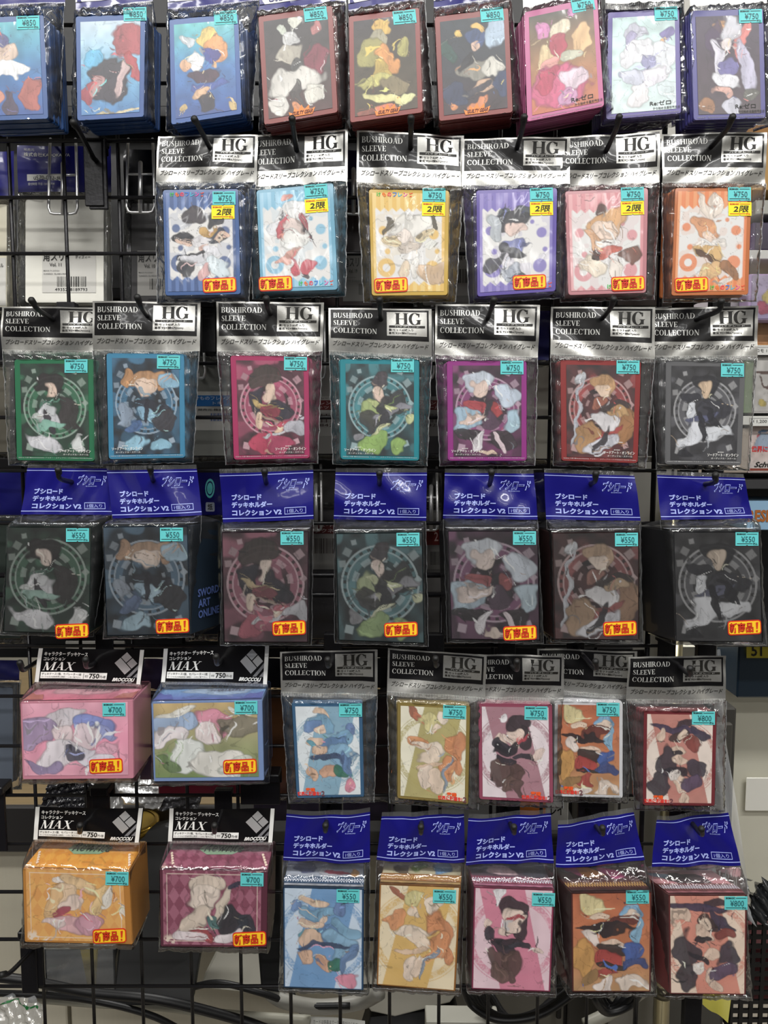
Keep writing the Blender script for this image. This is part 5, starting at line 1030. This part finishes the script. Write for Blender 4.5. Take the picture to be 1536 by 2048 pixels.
# black things standing in front of the counter
def leaning(name, pts, D0, D1, t, m, label, cat):
    n = len(pts); ys = [y for _, y in pts]; y0, y1 = min(ys), max(ys); Df = lambda y: D0+(D1-D0)*(y-y0)/(y1-y0)
    V = [P(x, y, Df(y)) for x, y in pts]; V += [v+Vector((0, t, 0)) for v in V]
    Fc = [tuple(range(n-1, -1, -1)), tuple(range(n, 2*n))]+[(i, (i+1) % n, (i+1) % n+n, i+n) for i in range(n)]
    o = mk(name, V, Fc, m); bv = o.modifiers.new('b', 'BEVEL'); bv.width = .002; bv.segments = 2; tagobj(o, label, cat); return o
leaning('black_case', [(262, 1668), (330, 1652), (470, 1700), (400, 1905), (382, 2012), (225, 2012), (236, 1900)], 1.02, .90, .02, M('0b0b0c', .6), 'tall matte black case standing between the two wide bottom boxes', 'case')
leaning('black_case', [(518, 1700), (560, 1700), (560, 1986), (522, 1980), (514, 1880)], .98, .92, .02, M('09090a', .6), 'narrow black case between the maroon and the blue deck boxes', 'case')
leaning('monitor_base', [(432, 1912), (516, 1912), (526, 1988), (400, 1976)], 1.0, .93, .03, M('8e8b80', .5), 'grey white plastic stand under the maroon deck box', 'stand')
leaning('yellow_booklet', [(156, 1884), (196, 1884), (190, 1990), (176, 1984)], .96, .95, .004, M('c0aa28', .6), 'yellow booklet in the clear box under the orange deck box', 'booklet')
T = Thing('clear_plastic_box', 'clear plastic box under the wide orange deck box', 'box', P(150, 1990, .95)); a, b = P(88, 1892, .93), P(232, 1996, .93)
for n_, bb in (('box_wall', (a.x, .93, b.z, b.x, .932, a.z)), ('box_wall', (a.x, 1.03, b.z, b.x, 1.032, a.z)), ('box_wall', (a.x, .93, b.z, a.x+.002, 1.03, a.z)), ('box_wall', (b.x-.002, .93, b.z, b.x, 1.03, a.z)), ('box_floor', (a.x, .93, b.z, b.x, 1.03, b.z+.002))):
    mk(n_, *boxv(*bb), film_mat('clear_styrene', .06, 1.6, .1, haze=.14, bump=.05), T)
ac = Acc(); ac.add(boxv(a.x-.003, .927, a.z-.003, b.x+.003, .932, a.z+.003, .001)); ac.add(boxv(b.x-.002, .93, a.z-.003, b.x+.003, 1.03, a.z+.003, .001)); ac.mk('box_rim', M('a8aaa4', .3, coat=.5), T)
# tangled cables and white trunking along the bottom
CABLES = [([(-40, 1950), (60, 1962), (180, 1985), (320, 2000), (480, 2040), (560, 2070)], .006, '121214', 'thick black cable sagging from the lower left edge'), ([(-40, 1985), (80, 1990), (190, 2002), (300, 2030), (380, 2070)], .004, '18181a', 'thinner black cable under the thick one at lower left'),
          ([(380, 1975), (440, 1966), (520, 1985), (600, 2010), (700, 2012)], .004, '141416', 'black cable under the maroon deck box'), ([(540, 1985), (570, 2002), (640, 2014), (720, 2004), (760, 1985)], .009, 'a09e96', 'pale grey hose curving under the blue deck box'),
          ([(60, 1995), (200, 2006), (320, 2012), (460, 2030), (620, 2040)], .006, 'a8a698', 'cream trunking along the bottom left'), ([(585, 1986), (596, 2010), (604, 2030)], .003, '0e0e10', 'short black plug lead under the blue deck box'),
          ([(1170, 2050), (1230, 2020), (1280, 1985), (1296, 1972)], .008, 'a4a296', 'pale curved hose under the rust brown deck box')]
for k in range(9): CABLES.append(([(925+7*k, 1972+2*k), (945+9*k, 2012+3*k), (1000+8*k, 2040-k), (1080+2*k, 2030-3*k), (1150-5*k, 1985+k), (1168-5*k, 1968)], .0042, ['0e0e10', '161618', '1e1e20'][k % 3], None))
for k in range(4): CABLES.append(([(1182+9*k, 1968), (1190+8*k, 2000), (1215+4*k, 2026-5*k), (1262-8*k, 2010-4*k), (1290-9*k, 1970)], .004, '121214', None))
ORD = ['outermost', 'second', 'third', 'fourth', 'fifth', 'sixth', 'seventh', 'eighth', 'innermost']
for k, (pt, r, h, l) in enumerate(CABLES):
    D = .895+.0125*k if l is not None else .86+.0125*(k-7) if k < 16 else .885+.0125*(k-16); V, Fc = tube(smooth_path([P(x, y, D+.01*math.sin(i*1.7+k)) for i, (x, y) in enumerate(pt)], 8), r, 10)
    if l is None: j = k-7; l = ('black cable coil under the hot pink deck box, %s loop' % ORD[j]) if j < 9 else ('black cable loop under the rust brown deck box, %s' % ['outermost', 'second', 'third', 'innermost'][j-9])
    o = mk('cable', V, Fc, M(h, .45), smooth=True); tagobj(o, l, 'cable', 'tangled cables below the bottom row')
q = [P(500, 2026, .95), (P(730, 2044, .95)), P(730, 2110, .93), P(500, 2110, .93)]; F = surfF(q, [(.002, 1, 0, 0)]); b = PB(F); b.rect(0, 0, 1, 1, 0, M('c4c4be', .6), 8, 4); b.rect(0, 0, 1, 1, -.002, M('c4c4be', .6), 8, 4); o = b.done('notice_sheet', None); tagobj(o, 'white printed notice lying at the very bottom under the blue deck box', 'paper')
l = PB(F); l.text('カードは係員まで一言お声がけください', .55, .04, .96, .16, .0008, M('333333')); l.text('2016', .40, .02, .46, .10, .0008, M('555555')); l.done('lettering', None, o)
leaning('white_housing', [(720, 1992), (742, 2024), (790, 2034), (900, 2006), (925, 1975), (718, 1972)], .98, .95, .05, M('8c887c', .5), 'grey white plastic housing under the gold deck box', 'housing')
leaning('black_device', [(740, 2034), (910, 2016), (930, 2100), (720, 2100)], .97, .95, .05, M('141416', .5), 'black plastic base under the grey white housing', 'base')
leaning('white_box', [(852, 2044), (1000, 2046), (1000, 2100), (852, 2100)], .9, .9, .03, M('b8b6aa', .5), 'cream box corner at the bottom edge below the gold deck box', 'box')
T = Thing('clear_bag', 'clear bag with green edge in the lower left corner', 'plastic bag', P(40, 2100, .88)); q = [P(-60, 1990, .90), P(96, 2002, .90), P(70, 2110, .87), P(-60, 2110, .87)]; F = surfF(q, [(.006, 1.2, .7, 0), (.004, 3, -2, 2), (.002, 7, 5, 1)])
b = PB(F); b.rect(0, 0, 1, 1, 0, film_mat('dense_bag', .09, 1.6, .14, haze=.25, bump=.7, scale=50), 24, 24); b.done('film', T, smooth=True); b = PB(F); b.rect(0, .10, .9, .13, .0006, M('1c6c34', .5), 20, 1); b.done('green_edge', T)
# crimson and violet boxes seen between the fifth and bottom rows
slab('crimson_box', 316, 1562, 508, 1590, .86, .05, M('7c1c38', .4, coat=.5), 'crimson box edge under the wide light blue box', 'box')
for x0, x1, l in ((506, 638, 'violet speckled box under the aqua pack'), (686, 786, 'violet speckled box between the aqua and gold packs')):
    slab('violet_box', x0, 1600, x1, 1642, .87, .05, M('403850', .4, coat=.4, var=.5, scale=70), l, 'box')
slab('teal_tag', 522, 1582, 556, 1594, .80, .001, TEAL, 'small teal price tag corner left of the aqua pack', 'price tag')
slab('orange_box', 1030, 1600, 1092, 1660, .93, .05, M('d87c30', .5), 'orange striped box below the pink sleeve pack', 'box')
slab('white_card', 1092, 1600, 1136, 1662, .90, .002, M('dcdcd6', .5), 'white card with black brush lettering below the white edged pack', 'card')
q = px_quad([(1098, 1604), (1130, 1604), (1130, 1656), (1098, 1656)], .8985); l = PB(surfF(q)); l.text('レイ', .1, .1, .9, .5, .0004, INK, .02); o = l.done('lettering', None); o.parent = bpy.data.objects['white_card']; 
# counter beyond: dark cupboard closing the view below the shelf unit on the right
T = Thing('dark_cupboard', 'dark grey cupboard behind the middle of the bottom row', 'cupboard', (.2, 1.2, 0))
mk('cupboard_body', *boxv(.03, 1.15, .05, .52, 1.6, 1.02, .003), M('3a3834', .6, var=.15, scale=8), T); mk('cupboard_door', *boxv(.04, 1.138, .10, .272, 1.149, 1.0, .002), M('6a675e', .55), T); mk('cupboard_door', *boxv(.278, 1.138, .10, .51, 1.149, 1.0, .002), M('45433e', .55), T)
mk('door_handle', *tube([(.262, 1.128, .55), (.262, 1.128, .67)], .004, 8), M('101010', .4), T, smooth=True)
